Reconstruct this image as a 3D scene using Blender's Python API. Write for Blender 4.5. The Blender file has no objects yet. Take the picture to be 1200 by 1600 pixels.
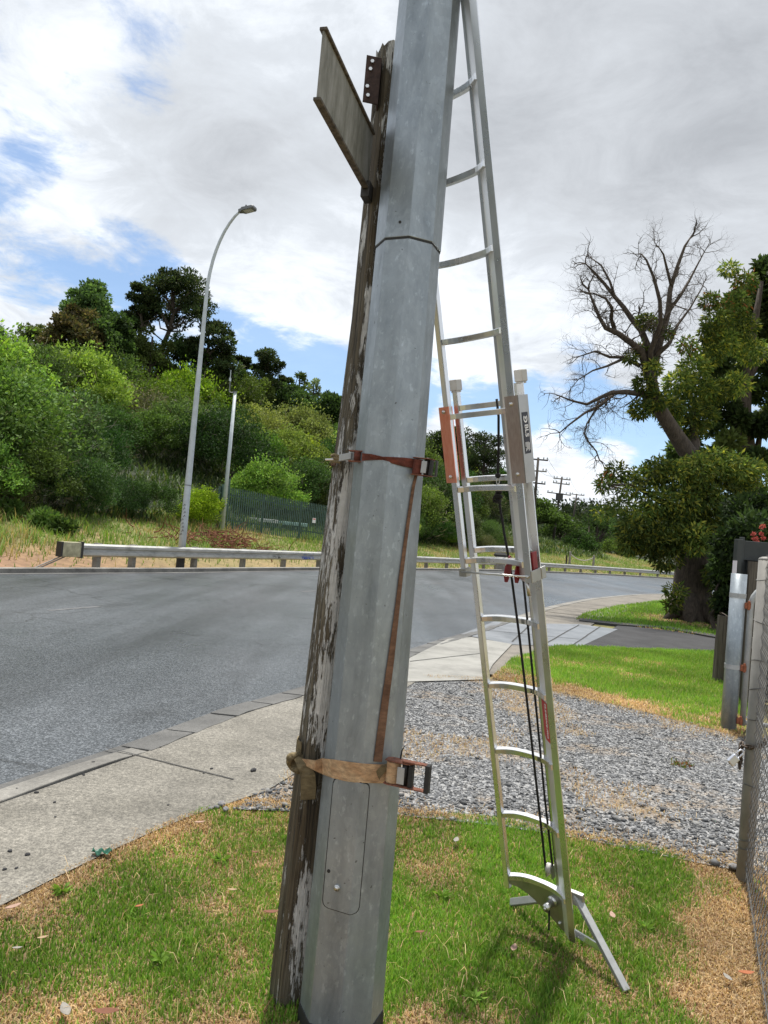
import bpy, bmesh, math, random
import numpy as np
from mathutils import Vector, Matrix
C = bpy.context.scene
COL = C.collection
PI = math.pi

# ------------------------------------------------------------------ camera
FPX = 1150.0; CAM_H = 1.6
PITCH = math.atan(40 / FPX); ROLL = math.atan(.088)
FW = np.array([0, math.cos(PITCH), math.sin(PITCH)])
U0 = np.array([0, -math.sin(PITCH), math.cos(PITCH)]); R0 = np.array([1., 0, 0])
RT = R0 * math.cos(ROLL) + U0 * math.sin(ROLL); UP = U0 * math.cos(ROLL) - R0 * math.sin(ROLL)
CP = np.array([0, 0, CAM_H])
cam_d = bpy.data.cameras.new('camera'); cam = bpy.data.objects.new('camera', cam_d); COL.objects.link(cam)
cam_d.sensor_fit = 'VERTICAL'; cam_d.sensor_height = 36; cam_d.lens = 36 * FPX / 1600
cam_d.clip_start = .05; cam_d.clip_end = 2000
cam.matrix_world = Matrix(((RT[0], UP[0], -FW[0], CP[0]), (RT[1], UP[1], -FW[1], CP[1]), (RT[2], UP[2], -FW[2], CP[2]), (0, 0, 0, 1)))
C.camera = cam
C.render.resolution_x = 768; C.render.resolution_y = 1024

def ray(x, y): return FW + RT * ((x - 600) / FPX) - UP * ((y - 800) / FPX)
def G(x, y, z=0.):
    d = ray(x, y); return CP + d * ((z - CAM_H) / d[2])
def D(x, y, Y):
    d = ray(x, y); return CP + d * (Y / d[1])
def PX(P):
    v = np.asarray(P, float) - CP; dz = v @ FW
    return 600 + FPX * (v @ RT) / dz, 800 - FPX * (v @ UP) / dz, dz

# ------------------------------------------------------------------ world, sun, exposure
SUN_EL, SUN_AZ = 72, 4          # azimuth measured from +Y towards +X
world = bpy.data.worlds.new('World'); C.world = world; world.use_nodes = True
nt = world.node_tree; nt.nodes.clear()
def wn(t, **k):
    n = nt.nodes.new(t)
    for a, b in k.items(): setattr(n, a, b)
    return n
WL = nt.links.new
sky = wn('ShaderNodeTexSky', sky_type='NISHITA', sun_disc=False)
sky.sun_elevation = math.radians(SUN_EL); sky.sun_rotation = math.radians(SUN_AZ)
sky.air_density = 1.0; sky.dust_density = .6; sky.ozone_density = 1.6
tc = wn('ShaderNodeTexCoord')
def wmath(op, a, b=None, c=None, clamp=False):
    n = wn('ShaderNodeMath', operation=op, use_clamp=clamp)
    for i, v in enumerate((a, b, c)):
        if v is None: continue
        if isinstance(v, (int, float)): n.inputs[i].default_value = v
        else: WL(v, n.inputs[i])
    return n.outputs[0]
sep = wn('ShaderNodeSeparateXYZ'); WL(tc.outputs['Generated'], sep.inputs[0])
den = wmath('ADD', wmath('MAXIMUM', sep.outputs[2], 0.0), 0.16)
comb = wn('ShaderNodeCombineXYZ')
WL(wmath('DIVIDE', sep.outputs[0], den), comb.inputs[0]); WL(wmath('DIVIDE', sep.outputs[1], den), comb.inputs[1])
def wnoise(scale, detail, rough, off=(0, 0, 0), dist=0.):
    m = wn('ShaderNodeMapping'); WL(comb.outputs[0], m.inputs[0]); m.inputs['Location'].default_value = off
    n = wn('ShaderNodeTexNoise'); WL(m.outputs[0], n.inputs['Vector'])
    n.inputs['Scale'].default_value = scale; n.inputs['Detail'].default_value = detail; n.inputs['Roughness'].default_value = rough
    n.inputs['Distortion'].default_value = dist
    return n.outputs[0]
n_cloud = wnoise(1.9, 9, .62, (3.1, 1.7, 0), .25)
cov = wmath('ADD', n_cloud, wmath('MULTIPLY', wmath('SUBTRACT', wnoise(5.2, 9, .66, (2.2, 9.1, 0), .5), .5), .62))
# openings in the cloud layer: pixel position in the photo -> direction, radius in degrees, how open
for hx, hy, rad, amt in ((215, 45, 5, .10), (300, 110, 5, .12), (120, 170, 6, .08), (40, 120, 4, .06), (240, 180, 4, .09), (260, 170, 8, .10), (60, 60, 9, -.04), (420, 165, 3.2, .22), (25, 280, 3, .13), (10, 130, 5, .02),
                         (50, 425, 4, .20), (200, 415, 5, .22), (330, 430, 5, .12), (480, 460, 4, .14), (390, 370, 3, .16), (500, 590, 7, .34), (420, 560, 6, .25),
                         (300, 600, 8, .25), (690, 600, 6, .32), (780, 630, 5, .30), (880, 630, 6.5, .34), (970, 690, 6, .30), (880, 560, 4, .18), (560, 640, 7, .3), (1130, 690, 8, .3),
                         (690, 690, 4, -.25), (900, 730, 5.5, -.28), (820, 730, 5, -.18), (1000, 720, 4, -.1), (720, 650, 2.5, -.12),
                         (430, 520, 4.5, -.22), (300, 500, 4, -.12), (560, 500, 7, -.25), (750, 540, 5, -.3), (860, 590, 2.8, -.22),
                         (700, 200, 22, -.32), (1000, 200, 24, -.32), (420, 300, 9, -.25), (280, 270, 8, -.2), (100, 350, 5, -.12), (500, 80, 9, -.2)):
    d = ray(hx, hy); d = d / np.linalg.norm(d)
    dp = wn('ShaderNodeVectorMath', operation='DOT_PRODUCT'); WL(tc.outputs['Generated'], dp.inputs[0]); dp.inputs[1].default_value = tuple(d)
    mr = wn('ShaderNodeMapRange', interpolation_type='SMOOTHSTEP'); WL(dp.outputs['Value'], mr.inputs[0])
    mr.inputs[1].default_value = math.cos(math.radians(rad)); mr.inputs[2].default_value = 1.0
    mr.inputs[3].default_value = 0; mr.inputs[4].default_value = -amt
    cov = wmath('ADD', cov, mr.outputs[0])
dens = wn('ShaderNodeMapRange', interpolation_type='SMOOTHSTEP'); WL(cov, dens.inputs[0])
dens.inputs[1].default_value = .26; dens.inputs[2].default_value = .50; dens.inputs[3].default_value = .12
shade = wmath('ADD', wmath('MULTIPLY', wnoise(1.2, 6, .58, (8.3, 2.2, 0), .5), .54), wmath('MULTIPLY', wnoise(4.6, 10, .68, (1.3, 5.2, 0), .5), .46))
sh = shade
for hx, hy, rad, amt in ((1130, 270, 12, -.13), (1000, 60, 16, -.11), (850, 120, 9, -.06), (700, 60, 14, -.06), (300, 240, 9, -.12), (450, 330, 9, -.07), (780, 300, 8, -.06),
                         (540, 480, 12, .04), (900, 720, 7, .14), (80, 220, 9, .1), (720, 520, 9, .12), (900, 180, 8, .08), (420, 470, 8, .04)):
    d = ray(hx, hy); d = d / np.linalg.norm(d)
    dp = wn('ShaderNodeVectorMath', operation='DOT_PRODUCT'); WL(tc.outputs['Generated'], dp.inputs[0]); dp.inputs[1].default_value = tuple(d)
    mr = wn('ShaderNodeMapRange', interpolation_type='SMOOTHSTEP'); WL(dp.outputs['Value'], mr.inputs[0])
    mr.inputs[1].default_value = math.cos(math.radians(rad)); mr.inputs[2].default_value = 1.0
    mr.inputs[3].default_value = 0; mr.inputs[4].default_value = amt
    sh = wmath('ADD', sh, mr.outputs[0])
cr = wn('ShaderNodeValToRGB'); WL(sh, cr.inputs[0])
e = cr.color_ramp.elements
e[0].position = .33; e[0].color = (.50, .525, .56, 1); e[1].position = .62; e[1].color = (.82, .86, .91, 1)
m_ = e.new(.16); m_.color = (.38, .40, .43, 1)
m_ = e.new(.48); m_.color = (.60, .635, .68, 1)
bg_s = wn('ShaderNodeBackground'); bg_s.inputs[1].default_value = .115
tint = wn('ShaderNodeMix', data_type='RGBA', blend_type='MULTIPLY'); tint.inputs['Factor'].default_value = 1
WL(sky.outputs[0], tint.inputs['A']); tint.inputs['B'].default_value = (.90, .99, 1.05, 1)
WL(tint.outputs['Result'], bg_s.inputs[0])
bg_c = wn('ShaderNodeBackground'); WL(cr.outputs[0], bg_c.inputs[0]); bg_c.inputs[1].default_value = 1.0
mx = wn('ShaderNodeMixShader'); WL(dens.outputs[0], mx.inputs[0]); WL(bg_s.outputs[0], mx.inputs[1]); WL(bg_c.outputs[0], mx.inputs[2])
wo = wn('ShaderNodeOutputWorld'); WL(mx.outputs[0], wo.inputs[0])

sun_d = bpy.data.lights.new('sun', 'SUN'); sun_d.energy = 4.7; sun_d.angle = math.radians(3.0); sun_d.color = (1, .95, .87)
sun = bpy.data.objects.new('sun', sun_d); COL.objects.link(sun)
sd = Vector((math.sin(math.radians(SUN_AZ)) * math.cos(math.radians(SUN_EL)), math.cos(math.radians(SUN_AZ)) * math.cos(math.radians(SUN_EL)), math.sin(math.radians(SUN_EL))))
sun.rotation_euler = sd.to_track_quat('Z', 'Y').to_euler(); sun.location = (0, 0, 40)
C.view_settings.view_transform = 'Standard'; C.view_settings.look = 'None'
C.view_settings.exposure = 0.4; C.view_settings.gamma = 1
C.cycles.max_bounces = 6; C.cycles.transparent_max_bounces = 8

# ------------------------------------------------------------------ materials
MATS = {}
class NT:
    def __init__(s, name):
        s.m = bpy.data.materials.new(name); s.m.use_nodes = True; s.t = s.m.node_tree
        s.b = s.t.nodes['Principled BSDF']; s.out = s.t.nodes['Material Output']
        MATS[name] = s.m
    def n(s, t, **k):
        x = s.t.nodes.new(t)
        for a, b in k.items(): setattr(x, a, b)
        return x
    def l(s, a, b): s.t.links.new(a, b)
    def coord(s, scale=(1, 1, 1), kind='Object', loc=(0, 0, 0)):
        c = s.n('ShaderNodeTexCoord'); m = s.n('ShaderNodeMapping'); s.l(c.outputs[kind], m.inputs[0])
        m.inputs['Scale'].default_value = scale; m.inputs['Location'].default_value = loc
        return m.outputs[0]
    def noise(s, v, scale, detail=5, rough=.6, dist=0):
        x = s.n('ShaderNodeTexNoise'); s.l(v, x.inputs['Vector'])
        for k, q in (('Scale', scale), ('Detail', detail), ('Roughness', rough), ('Distortion', dist)): x.inputs[k].default_value = q
        return x.outputs[0]
    def voro(s, v, scale, out='Distance', feature='F1', rnd=1):
        x = s.n('ShaderNodeTexVoronoi', feature=feature); s.l(v, x.inputs['Vector']); x.inputs['Scale'].default_value = scale
        x.inputs['Randomness'].default_value = rnd
        return x.outputs[out]
    def ramp(s, f, *stops):
        x = s.n('ShaderNodeValToRGB'); s.l(f, x.inputs[0]); e = x.color_ramp.elements
        while len(e) < len(stops): e.new(.5)
        for q, (p, c) in zip(e, stops):
            q.position = p; q.color = (*c, 1) if hasattr(c, '__len__') else (c, c, c, 1)
        return x.outputs[0]
    def mix(s, f, a, b, mode='MIX'):
        x = s.n('ShaderNodeMix', data_type='RGBA', blend_type=mode)
        for k, v in (('Factor', f), ('A', a), ('B', b)):
            i = x.inputs[k]
            if isinstance(v, (int, float)): i.default_value = v if k == 'Factor' else (v, v, v, 1)
            elif isinstance(v, tuple): i.default_value = (*v, 1)
            else: s.l(v, i)
        return x.outputs['Result']
    def math(s, op, a, b=0.):
        x = s.n('ShaderNodeMath', operation=op)
        for i, v in enumerate((a, b)):
            if isinstance(v, (int, float)): x.inputs[i].default_value = v
            else: s.l(v, x.inputs[i])
        return x.outputs[0]
    def bump(s, h, strength=.3, dist=.01):
        x = s.n('ShaderNodeBump'); s.l(h, x.inputs['Height']); x.inputs['Strength'].default_value = strength; x.inputs['Distance'].default_value = dist
        s.l(x.outputs[0], s.b.inputs['Normal'])
    def set(s, color=None, rough=None, metal=None, spec=None):
        for k, v in (('Base Color', color), ('Roughness', rough), ('Metallic', metal), ('Specular IOR Level', spec)):
            if v is None: continue
            if isinstance(v, tuple): s.b.inputs[k].default_value = (*v, 1)
            elif isinstance(v, (int, float)): s.b.inputs[k].default_value = v
            else: s.l(v, s.b.inputs[k])
        return s.m

def simple(name, color, rough=.6, metal=0., var=.25, scale=8., bump=.15, bscale=40.):
    s = NT(name); v = s.coord()
    n = s.noise(v, scale, 6)
    c = s.ramp(n, (.3, tuple(x * (1 - var) for x in color)), (.7, tuple(min(1, x * (1 + var)) for x in color)))
    s.set(c, rough, metal)
    if bump: s.bump(s.noise(v, bscale, 4), bump, .004)
    return s.m

# galvanised steel, dull and spangled
s = NT('galvanised'); v = s.coord()
wob = s.n('ShaderNodeVectorMath', operation='ADD'); s.l(s.coord((1, 1, .7)), wob.inputs[0])
nz = s.n('ShaderNodeTexNoise'); s.l(v, nz.inputs['Vector']); nz.inputs['Scale'].default_value = 40; nz.inputs['Detail'].default_value = 3
sc0 = s.n('ShaderNodeVectorMath', operation='SCALE'); s.l(nz.outputs['Color'], sc0.inputs[0]); sc0.inputs['Scale'].default_value = .03; s.l(sc0.outputs[0], wob.inputs[1])
cells = s.voro(wob.outputs[0], 62, 'Color')
cg = s.n('ShaderNodeSeparateColor'); s.l(cells, cg.inputs[0])
spk = s.ramp(cg.outputs[0], (0, .955), (.8, 1.0), (1, 1.09))
big = s.ramp(s.noise(s.coord((1, 1, .4)), 9, 8, .72, .4), (.28, (.205, .238, .265)), (.5, (.295, .333, .362)), (.72, (.37, .412, .445)))
drip = s.ramp(s.noise(s.coord((12, 12, .4)), 1.2, 5, .6), (.3, .86), (.5, 1.0), (.7, 1.03))
pit = s.ramp(s.noise(s.coord((1, 1, .55)), 48, 4, .62), (.60, 1.0), (.68, 1.3))
c = s.mix(1., s.mix(1., s.mix(1., big, spk, 'MULTIPLY'), drip, 'MULTIPLY'), pit, 'MULTIPLY')
dk = s.ramp(s.noise(v, 60, 3, .6), (.26, (.4, .38, .36)), (.31, 1.))
c = s.mix(1., c, dk, 'MULTIPLY')
s.set(c, s.ramp(s.noise(v, 9, 5), (.3, .36), (.7, .48)), .55); s.bump(s.noise(v, 70, 5), .12, .003)

s = NT('galvanised_pipe'); v = s.coord()
s.set(s.ramp(s.noise(v, 11, 6, .7), (.3, (.30, .31, .32)), (.7, (.47, .48, .48))), .5, .35); s.bump(s.noise(v, 60), .12, .003)
s = NT('old_pipe'); v = s.coord((1, 1, .5))
s.set(s.ramp(s.noise(v, 9, 6, .7), (.3, (.155, .15, .14)), (.7, (.27, .262, .245))), .65, .2); s.bump(s.noise(v, 60), .12, .003)
s = NT('aluminium'); v = s.coord()
br = s.noise(v, 6, 4)
s.set(s.ramp(br, (.3, (.70, .705, .71)), (.7, (.80, .805, .81))), s.ramp(br, (.3, .24), (.7, .33)), 1.)
s = NT('aluminium_web'); v = s.coord()
s.set(s.ramp(s.noise(v, 6, 4), (.3, (.82, .82, .82)), (.7, (.9, .9, .9))), .42, .75)  # lighter copy of the rail aluminium: bright sky reflection put into the colour
s = NT('aluminium_plate'); v = s.coord()
s.set(s.ramp(s.noise(v, 12, 5), (.3, (.34, .34, .325)), (.7, (.48, .48, .46))), .45, 1.)
s = NT('sleeve_orange_reflection'); v = s.coord()
s.set(s.ramp(s.noise(s.coord((40, 40, 2)), 3, 3), (.3, (.80, .27, .17)), (.7, (.88, .40, .29))), .36, .8)  # reflection of orange clothing put into the left sleeve's base colour
s = NT('sleeve_bronze_reflection'); v = s.coord()
s.set(s.ramp(s.noise(s.coord((40, 40, 2)), 3, 3), (.3, (.60, .46, .40)), (.7, (.72, .60, .54))), .36, 1.)  # same clothing reflection, browner and pinker, coloured into the right sleeve
simple('mill_grey', (.27, .28, .28), .6, .3, .12, 30, .1)
simple('sleeve_grey', (.42, .41, .39), .42, .9, .1)
simple('steel_bolt', (.6, .6, .58), .3, 1., .1, 30, 0)
simple('plastic_cap', (.46, .45, .43), .55, 0, .08, 30, .05)
simple('black_rope', (.012, .012, .013), .8, 0, .3, 90, .5, 300)
simple('red_plastic', (.20, .009, .014), .4, 0, .15, 20, .03)
simple('label_black', (.012, .012, .02), .45, 0, .1, 20, 0)
simple('label_red', (.52, .015, .02), .4, 0, .1, 20, 0)
simple('label_white', (.8, .8, .8), .5, 0, .03, 20, 0)
simple('black_coat', (.02, .02, .02), .7, 0, .4, 20, .3)
s = NT('rust_steel'); v = s.coord()
s.set(s.ramp(s.noise(v, 60, 6, .7), (.3, (.05, .03, .024)), (.5, (.20, .075, .045)), (.72, (.34, .15, .09))), .8, .15); s.bump(s.noise(v, 140), .5, .003)
simple('rust_dark', (.055, .033, .028), .8, .2, .5, 40, .4, 90)
simple('dark_steel', (.05, .047, .045), .5, .5, .3, 60, .2, 120)
def webbing(name, a, b):
    s = NT(name); v = s.coord()
    w = s.n('ShaderNodeTexWave', wave_type='BANDS', bands_direction='DIAGONAL'); s.l(v, w.inputs[0]); w.inputs['Scale'].default_value = 220
    c = s.ramp(s.noise(v, 22, 5, .6), (.3, a), (.7, b))
    c = s.mix(.45, c, w.outputs[0], 'MULTIPLY'); c = s.mix(1., c, s.ramp(s.noise(s.coord((1, 1, 3), loc=(3, 1, 2)), 30, 6, .7), (.35, .55), (.6, 1.05)), 'MULTIPLY')
    s.set(c, .92); s.bump(w.outputs[0], .4, .002)
webbing("strap_tan", (.60, .34, .17), (.80, .57, .34))
webbing('strap_red', (.13, .035, .022), (.25, .065, .04))
webbing('strap_brown', (.17, .085, .048), (.30, .165, .095))
webbing('strap_olive', (.20, .15, .075), (.33, .26, .14))

# flaking white paint over weathered timber
s = NT('flaked_wood'); v = s.coord()
grain = s.noise(s.coord((95, 95, 2.4)), 1.0, 7, .72, .5)
wood = s.ramp(grain, (.36, (.02, .018, .0145)), (.47, (.108, .098, .072)), (.66, (.225, .205, .158)))
stain = s.ramp(s.noise(s.coord((3, 3, 1.1)), 2.2, 4), (.35, (.55, .45, .34)), (.65, (1.1, 1.05, .98)))
wood = s.mix(1., wood, stain, 'MULTIPLY')
flake = s.math('ADD', s.math('MULTIPLY', s.noise(s.coord((105, 105, 13)), 1.0, 8, .8), .45), s.math('MULTIPLY', s.noise(s.coord((17, 17, 3.2)), 1.0, 5, .66), .55))
sx = s.n('ShaderNodeSeparateXYZ'); cc = s.n('ShaderNodeTexCoord'); s.l(cc.outputs['Object'], sx.inputs[0])
hgt = s.ramp(s.math('MULTIPLY', sx.outputs[2], .28), (.05, .075), (.10, .085), (.13, .02), (.20, .02), (.24, .10), (.55, .115), (.75, .07), (.95, .10))
dn_ = s.n('ShaderNodeVectorMath', operation='DOT_PRODUCT'); s.l(cc.outputs['Normal'], dn_.inputs[0]); dn_.inputs[1].default_value = (.75, -.66, 0)
flake = s.math('ADD', s.math('ADD', flake, s.math('SUBTRACT', hgt, .095)), s.math('MULTIPLY', s.math('SUBTRACT', dn_.outputs['Value'], .3), .05))
fm = s.ramp(flake, (.512, 0.), (.524, 1.))
paint = s.ramp(s.noise(v, 30, 5), (.3, (.52, .51, .48)), (.7, (.72, .71, .68)))
s.set(s.mix(fm, wood, paint), .85); s.bump(s.math('ADD', grain, s.math('MULTIPLY', fm, .7)), 1., .012)
s = NT('old_timber'); v = s.coord()
g2 = s.noise(s.coord((50, 50, 2)), 1, 5, .65, .3)
s.set(s.ramp(g2, (.3, (.03, .025, .02)), (.7, (.16, .14, .115))), .9); s.bump(g2, .5, .005)
# back of the street sign: dirty pale paint with green-black growth
s = NT('sign_back'); v = s.coord()
st = s.noise(s.coord((10, 10, 2.5)), 1.6, 6, .7)
s.set(s.ramp(st, (.3, (.10, .098, .075)), (.5, (.225, .222, .20)), (.7, (.34, .338, .322))), .7); s.bump(s.noise(v, 60), .15, .003)

# ground sheets
s = NT('asphalt'); v = s.coord()
fine = s.voro(v, 95, 'Color'); cs = s.n('ShaderNodeSeparateColor'); s.l(fine, cs.inputs[0])
fz = s.math('ADD', s.math('MULTIPLY', cs.outputs[0], .55), s.math('MULTIPLY', s.noise(v, 150, 3, .7), .45))
base = s.ramp(fz, (.15, (.015, .0175, .021)), (.5, (.042, .049, .057)), (.85, (.16, .174, .19)))
patch = s.ramp(s.noise(s.coord((.22, .16, 1)), 1.4, 4, .6), (.3, .72), (.7, 1.2))
track = s.ramp(s.noise(s.coord((1.9, .10, 1), loc=(.4, .1, 0)), .55, 3, .5, .2), (.35, .68), (.65, 1.2))
cw_ = s.n('ShaderNodeVectorMath', operation='ADD'); s.l(v, cw_.inputs[0]); cn_ = s.n('ShaderNodeTexNoise'); s.l(v, cn_.inputs['Vector']); cn_.inputs['Scale'].default_value = 1.3; cn_.inputs['Detail'].default_value = 6; s.l(cn_.outputs['Color'], cw_.inputs[1])
crk = s.ramp(s.voro(cw_.outputs[0], .33, 'Distance', 'DISTANCE_TO_EDGE'), (.0, .35), (.006, .5), (.009, 1.)); ck2 = s.ramp(s.noise(v, .25, 3), (.50, 1.), (.56, 0.))
crk = s.mix(ck2, crk, 1.0)
oil = s.ramp(s.noise(s.coord((.7, .35, 1), loc=(7, 3, 0)), 1.1, 5, .65), (.3, .66), (.42, 1.))
s.set(s.mix(1., s.mix(1., s.mix(1., s.mix(1., base, patch, 'MULTIPLY'), track, 'MULTIPLY'), crk, 'MULTIPLY'), oil, 'MULTIPLY'), s.ramp(s.noise(s.coord((.35, .12, 1)), 1.2, 4), (.35, .27), (.65, .46)), 0, .5)
s.bump(s.voro(v, 95), .42, .006)
def concrete(name, a, b, agg=0., rough=.85, scale=2.):
    s = NT(name); v = s.coord()
    c = s.ramp(s.noise(v, scale, 7, .65), (.3, a), (.7, b))
    if agg:
        f1 = s.math('ADD', s.math('MULTIPLY', s.noise(v, 48, 3, .7), .5), s.math('MULTIPLY', s.noise(v, 130, 3, .75), .5)); f2 = s.voro(s.coord((1, 1, 1), loc=(.3, .7, .1)), 140, 'Color'); q = s.n('ShaderNodeSeparateColor'); s.l(f2, q.inputs[0])
        c = s.mix(agg, c, s.ramp(f1, (.38, .40), (.5, 1.0), (.62, 1.75)), 'MULTIPLY'); c = s.mix(agg * .6, c, s.ramp(q.outputs[1], (0, .6), (.6, 1.0), (1, 1.5)), 'MULTIPLY')
        s.bump(f1, .5, .006)
    else: s.bump(s.noise(v, 80, 4), .2, .004)
    st = s.ramp(s.noise(s.coord((1, 1, 1), loc=(4, 2, 1)), 1.1, 6, .7), (.32, .62), (.52, 1.))
    c = s.mix(1., c, st, 'MULTIPLY')
    s.set(c, rough)
concrete('aggregate', (.125, .117, .098), (.20, .188, .162), .8)
concrete('pale_concrete', (.20, .198, .182), (.29, .285, .265), 0., .85)
concrete('wet_concrete', (.115, .125, .135), (.20, .21, .225), 0., .42)
concrete('gutter_stone', (.06, .06, .058), (.12, .118, .113), .35, .65)
concrete('kerb_concrete', (.13, .125, .115), (.27, .26, .235), .3)
concrete('far_path', (.13, .118, .10), (.20, .182, .155), .4)
concrete('dark_drive', (.016, .016, .018), (.038, .038, .041), .5, .85)
s = NT('gravel_ground'); v = s.coord()
f = s.voro(v, 55, 'Color'); q = s.n('ShaderNodeSeparateColor'); s.l(f, q.inputs[0])
gv = s.ramp(q.outputs[0], (0, (.05, .053, .057)), (.6, (.165, .17, .178)), (1, (.36, .36, .355)))
straw = s.ramp(s.noise(v, 1.5, 6, .7), (.52, 0.), (.66, .75))
s.set(s.mix(straw, gv, (.27, .19, .105)), .9); s.bump(s.voro(v, 55), .9, .012)
s = NT('gravel_stone'); v = s.coord()
oi = s.n('ShaderNodeAttribute', attribute_name='Col')
s.set(s.mix(1., oi.outputs[0], s.ramp(s.noise(v, 90, 3), (.3, .8), (.7, 1.2)), 'MULTIPLY'), .8)

def attr_mat(name, transl=.3, rough=.6, rnd=.0, spec=.3, hue=0.):
    s = NT(name)
    a = s.n('ShaderNodeAttribute', attribute_name='Col').outputs[0]
    if rnd:
        oi = s.n('ShaderNodeObjectInfo')
        hs = s.n('ShaderNodeHueSaturation')
        s.l(a, hs.inputs['Color'])
        s.l(s.math('ADD', s.math('MULTIPLY', oi.outputs['Random'], hue), .5 - hue / 2), hs.inputs['Hue'])
        r2 = s.math('FRACT', s.math('MULTIPLY', oi.outputs['Random'], 17.31))
        s.l(s.math('ADD', s.math('MULTIPLY', r2, rnd), 1 - rnd / 2), hs.inputs['Value'])
        r3 = s.math('FRACT', s.math('MULTIPLY', oi.outputs['Random'], 5.77))
        s.l(s.math('ADD', s.math('MULTIPLY', r3, .3), .80), hs.inputs['Saturation'])
        a = hs.outputs[0]
    s.set(a, rough, 0, spec)
    if transl:
        t = s.n('ShaderNodeBsdfTranslucent'); s.l(s.mix(1., a, (1.3, 1.35, .8), 'MULTIPLY'), t.inputs[0])
        m = s.n('ShaderNodeMixShader'); m.inputs[0].default_value = transl
        s.l(s.b.outputs[0], m.inputs[1]); s.l(t.outputs[0], m.inputs[2]); s.l(m.outputs[0], s.out.inputs[0])
    return s.m
attr_mat('grass_blade', .3, .6)
attr_mat('bush_leaf', .26, .7, .8, .2, .06)
attr_mat('tree_leaf', .36, .7, .0, .15)
attr_mat('dead_twig', 0, .9)
attr_mat('painted', 0, .55)

s = NT('terrain'); v = s.coord()
a = s.n('ShaderNodeAttribute', attribute_name='Col').outputs[0]
s.set(s.mix(1., a, s.ramp(s.noise(v, 3.5, 8, .7), (.3, .62), (.7, 1.35)), 'MULTIPLY'), .95); s.bump(s.noise(v, 30, 6, .7), .5, .03)
s = NT('lawn_soil'); v = s.coord()
s.set(s.ramp(s.noise(v, 16, 8, .75), (.3, (.07, .05, .03)), (.55, (.22, .15, .08)), (.75, (.34, .24, .135))), .95); s.bump(s.noise(v, 90, 5, .7), .7, .012)
s = NT('bark'); v = s.coord((6, 6, 1.4))
b_ = s.noise(v, 3, 6, .7, .4)
s.set(s.ramp(b_, (.3, (.022, .017, .013)), (.7, (.115, .09, .07))), .95); s.bump(b_, .8, .03)
s = NT('pale_bark'); v = s.coord((6, 6, 1.4))
s.set(s.ramp(s.noise(v, 3, 5), (.3, (.06, .05, .04)), (.7, (.17, .15, .125))), .95)

# street furniture
simple('lamp_paint', (.50, .545, .57), .5, .2, .12, 6, .05)
simple('luminaire_grey', (.16, .165, .17), .5, .3, .15, 12, .05)
simple('lamp_glass', (.5, .5, .48), .2, 0, .05, 12, 0)
s = NT('guardrail'); v = s.coord()
s.set(s.ramp(s.noise(s.coord((1, 1, 4)), 2.2, 7, .7), (.28, (.22, .22, .205)), (.5, (.42, .42, .40)), (.7, (.52, .52, .505))), .5, .25)
simple('rail_post', (.19, .185, .17), .75, .15, .35, 5, .2)
simple('block_paint', (.38, .36, .24), .8, 0, .35, 6, .1)
simple('palisade_green', (.06, .11, .085), .5, .2, .3, 4, .05)
simple('cabinet_green', (.012, .028, .024), .5, 0, .2, 5, .05)
simple('pale_lid', (.42, .62, .60), .5, 0, .1, 5, .0)
simple('white_lid', (.72, .73, .72), .5, 0, .05, 5, .0)
simple('sign_white', (.75, .74, .74), .5, 0, .05, 5, 0)
simple('sign_red', (.55, .04, .04), .5, 0, .05, 5, 0)
simple('spray_black', (.015, .015, .017), .6, 0, .3, 20, 0)
simple('spray_blue', (.02, .07, .42), .5, 0, .3, 20, 0)
simple('pole_timber', (.045, .037, .03), .9, 0, .4, 4, .2)
simple('insulator', (.35, .36, .36), .4, 0, .1, 20, 0)
simple('transformer_grey', (.06, .058, .055), .6, .2, .2, 10, .05)
simple('wire_dark', (.05, .05, .055), .6, .3, .1, 10, 0)
simple('weathered_rope', (.42, .40, .36), .9, 0, .2, 40, .2)
simple('post_timber', (.24, .225, .20), .9, 0, .3, 6, .2)
simple('panel_grey', (.048, .054, .056), .5, .3, .2, 5, .05)
simple('mesh_wire', (.10, .10, .098), .6, .4, .3, 30, 0)
simple('rust', (.26, .085, .04), .9, 0, .4, 40, .4, 90)
simple('chain_steel', (.09, .07, .055), .6, .6, .4, 60, .2)
simple('padlock_steel', (.62, .64, .70), .3, .8, .08, 30, 0)
simple('white_paper', (.74, .70, .76), .7, 0, .05, 10, 0)
simple('stone_dark', (.035, .035, .037), .9, 0, .4, 40, .3)
simple('stone_grey', (.16, .16, .165), .9, 0, .4, 40, .3)
simple('worn_line', (.105, .107, .11), .8, 0, .4, 9, .1)
for nm, cl in (('leaf_pink', (.31, .20, .15)), ('leaf_brown', (.14, .05, .022)), ('leaf_tan', (.30, .21, .12)), ('leaf_orange', (.30, .09, .03)), ('leaf_grey', (.22, .205, .18))):
    simple(nm, cl, .7, 0, .2, 60, .1)
simple('wrapper_green', (.03, .13, .085), .35, 0, .5, 50, .2)
M = MATS

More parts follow.
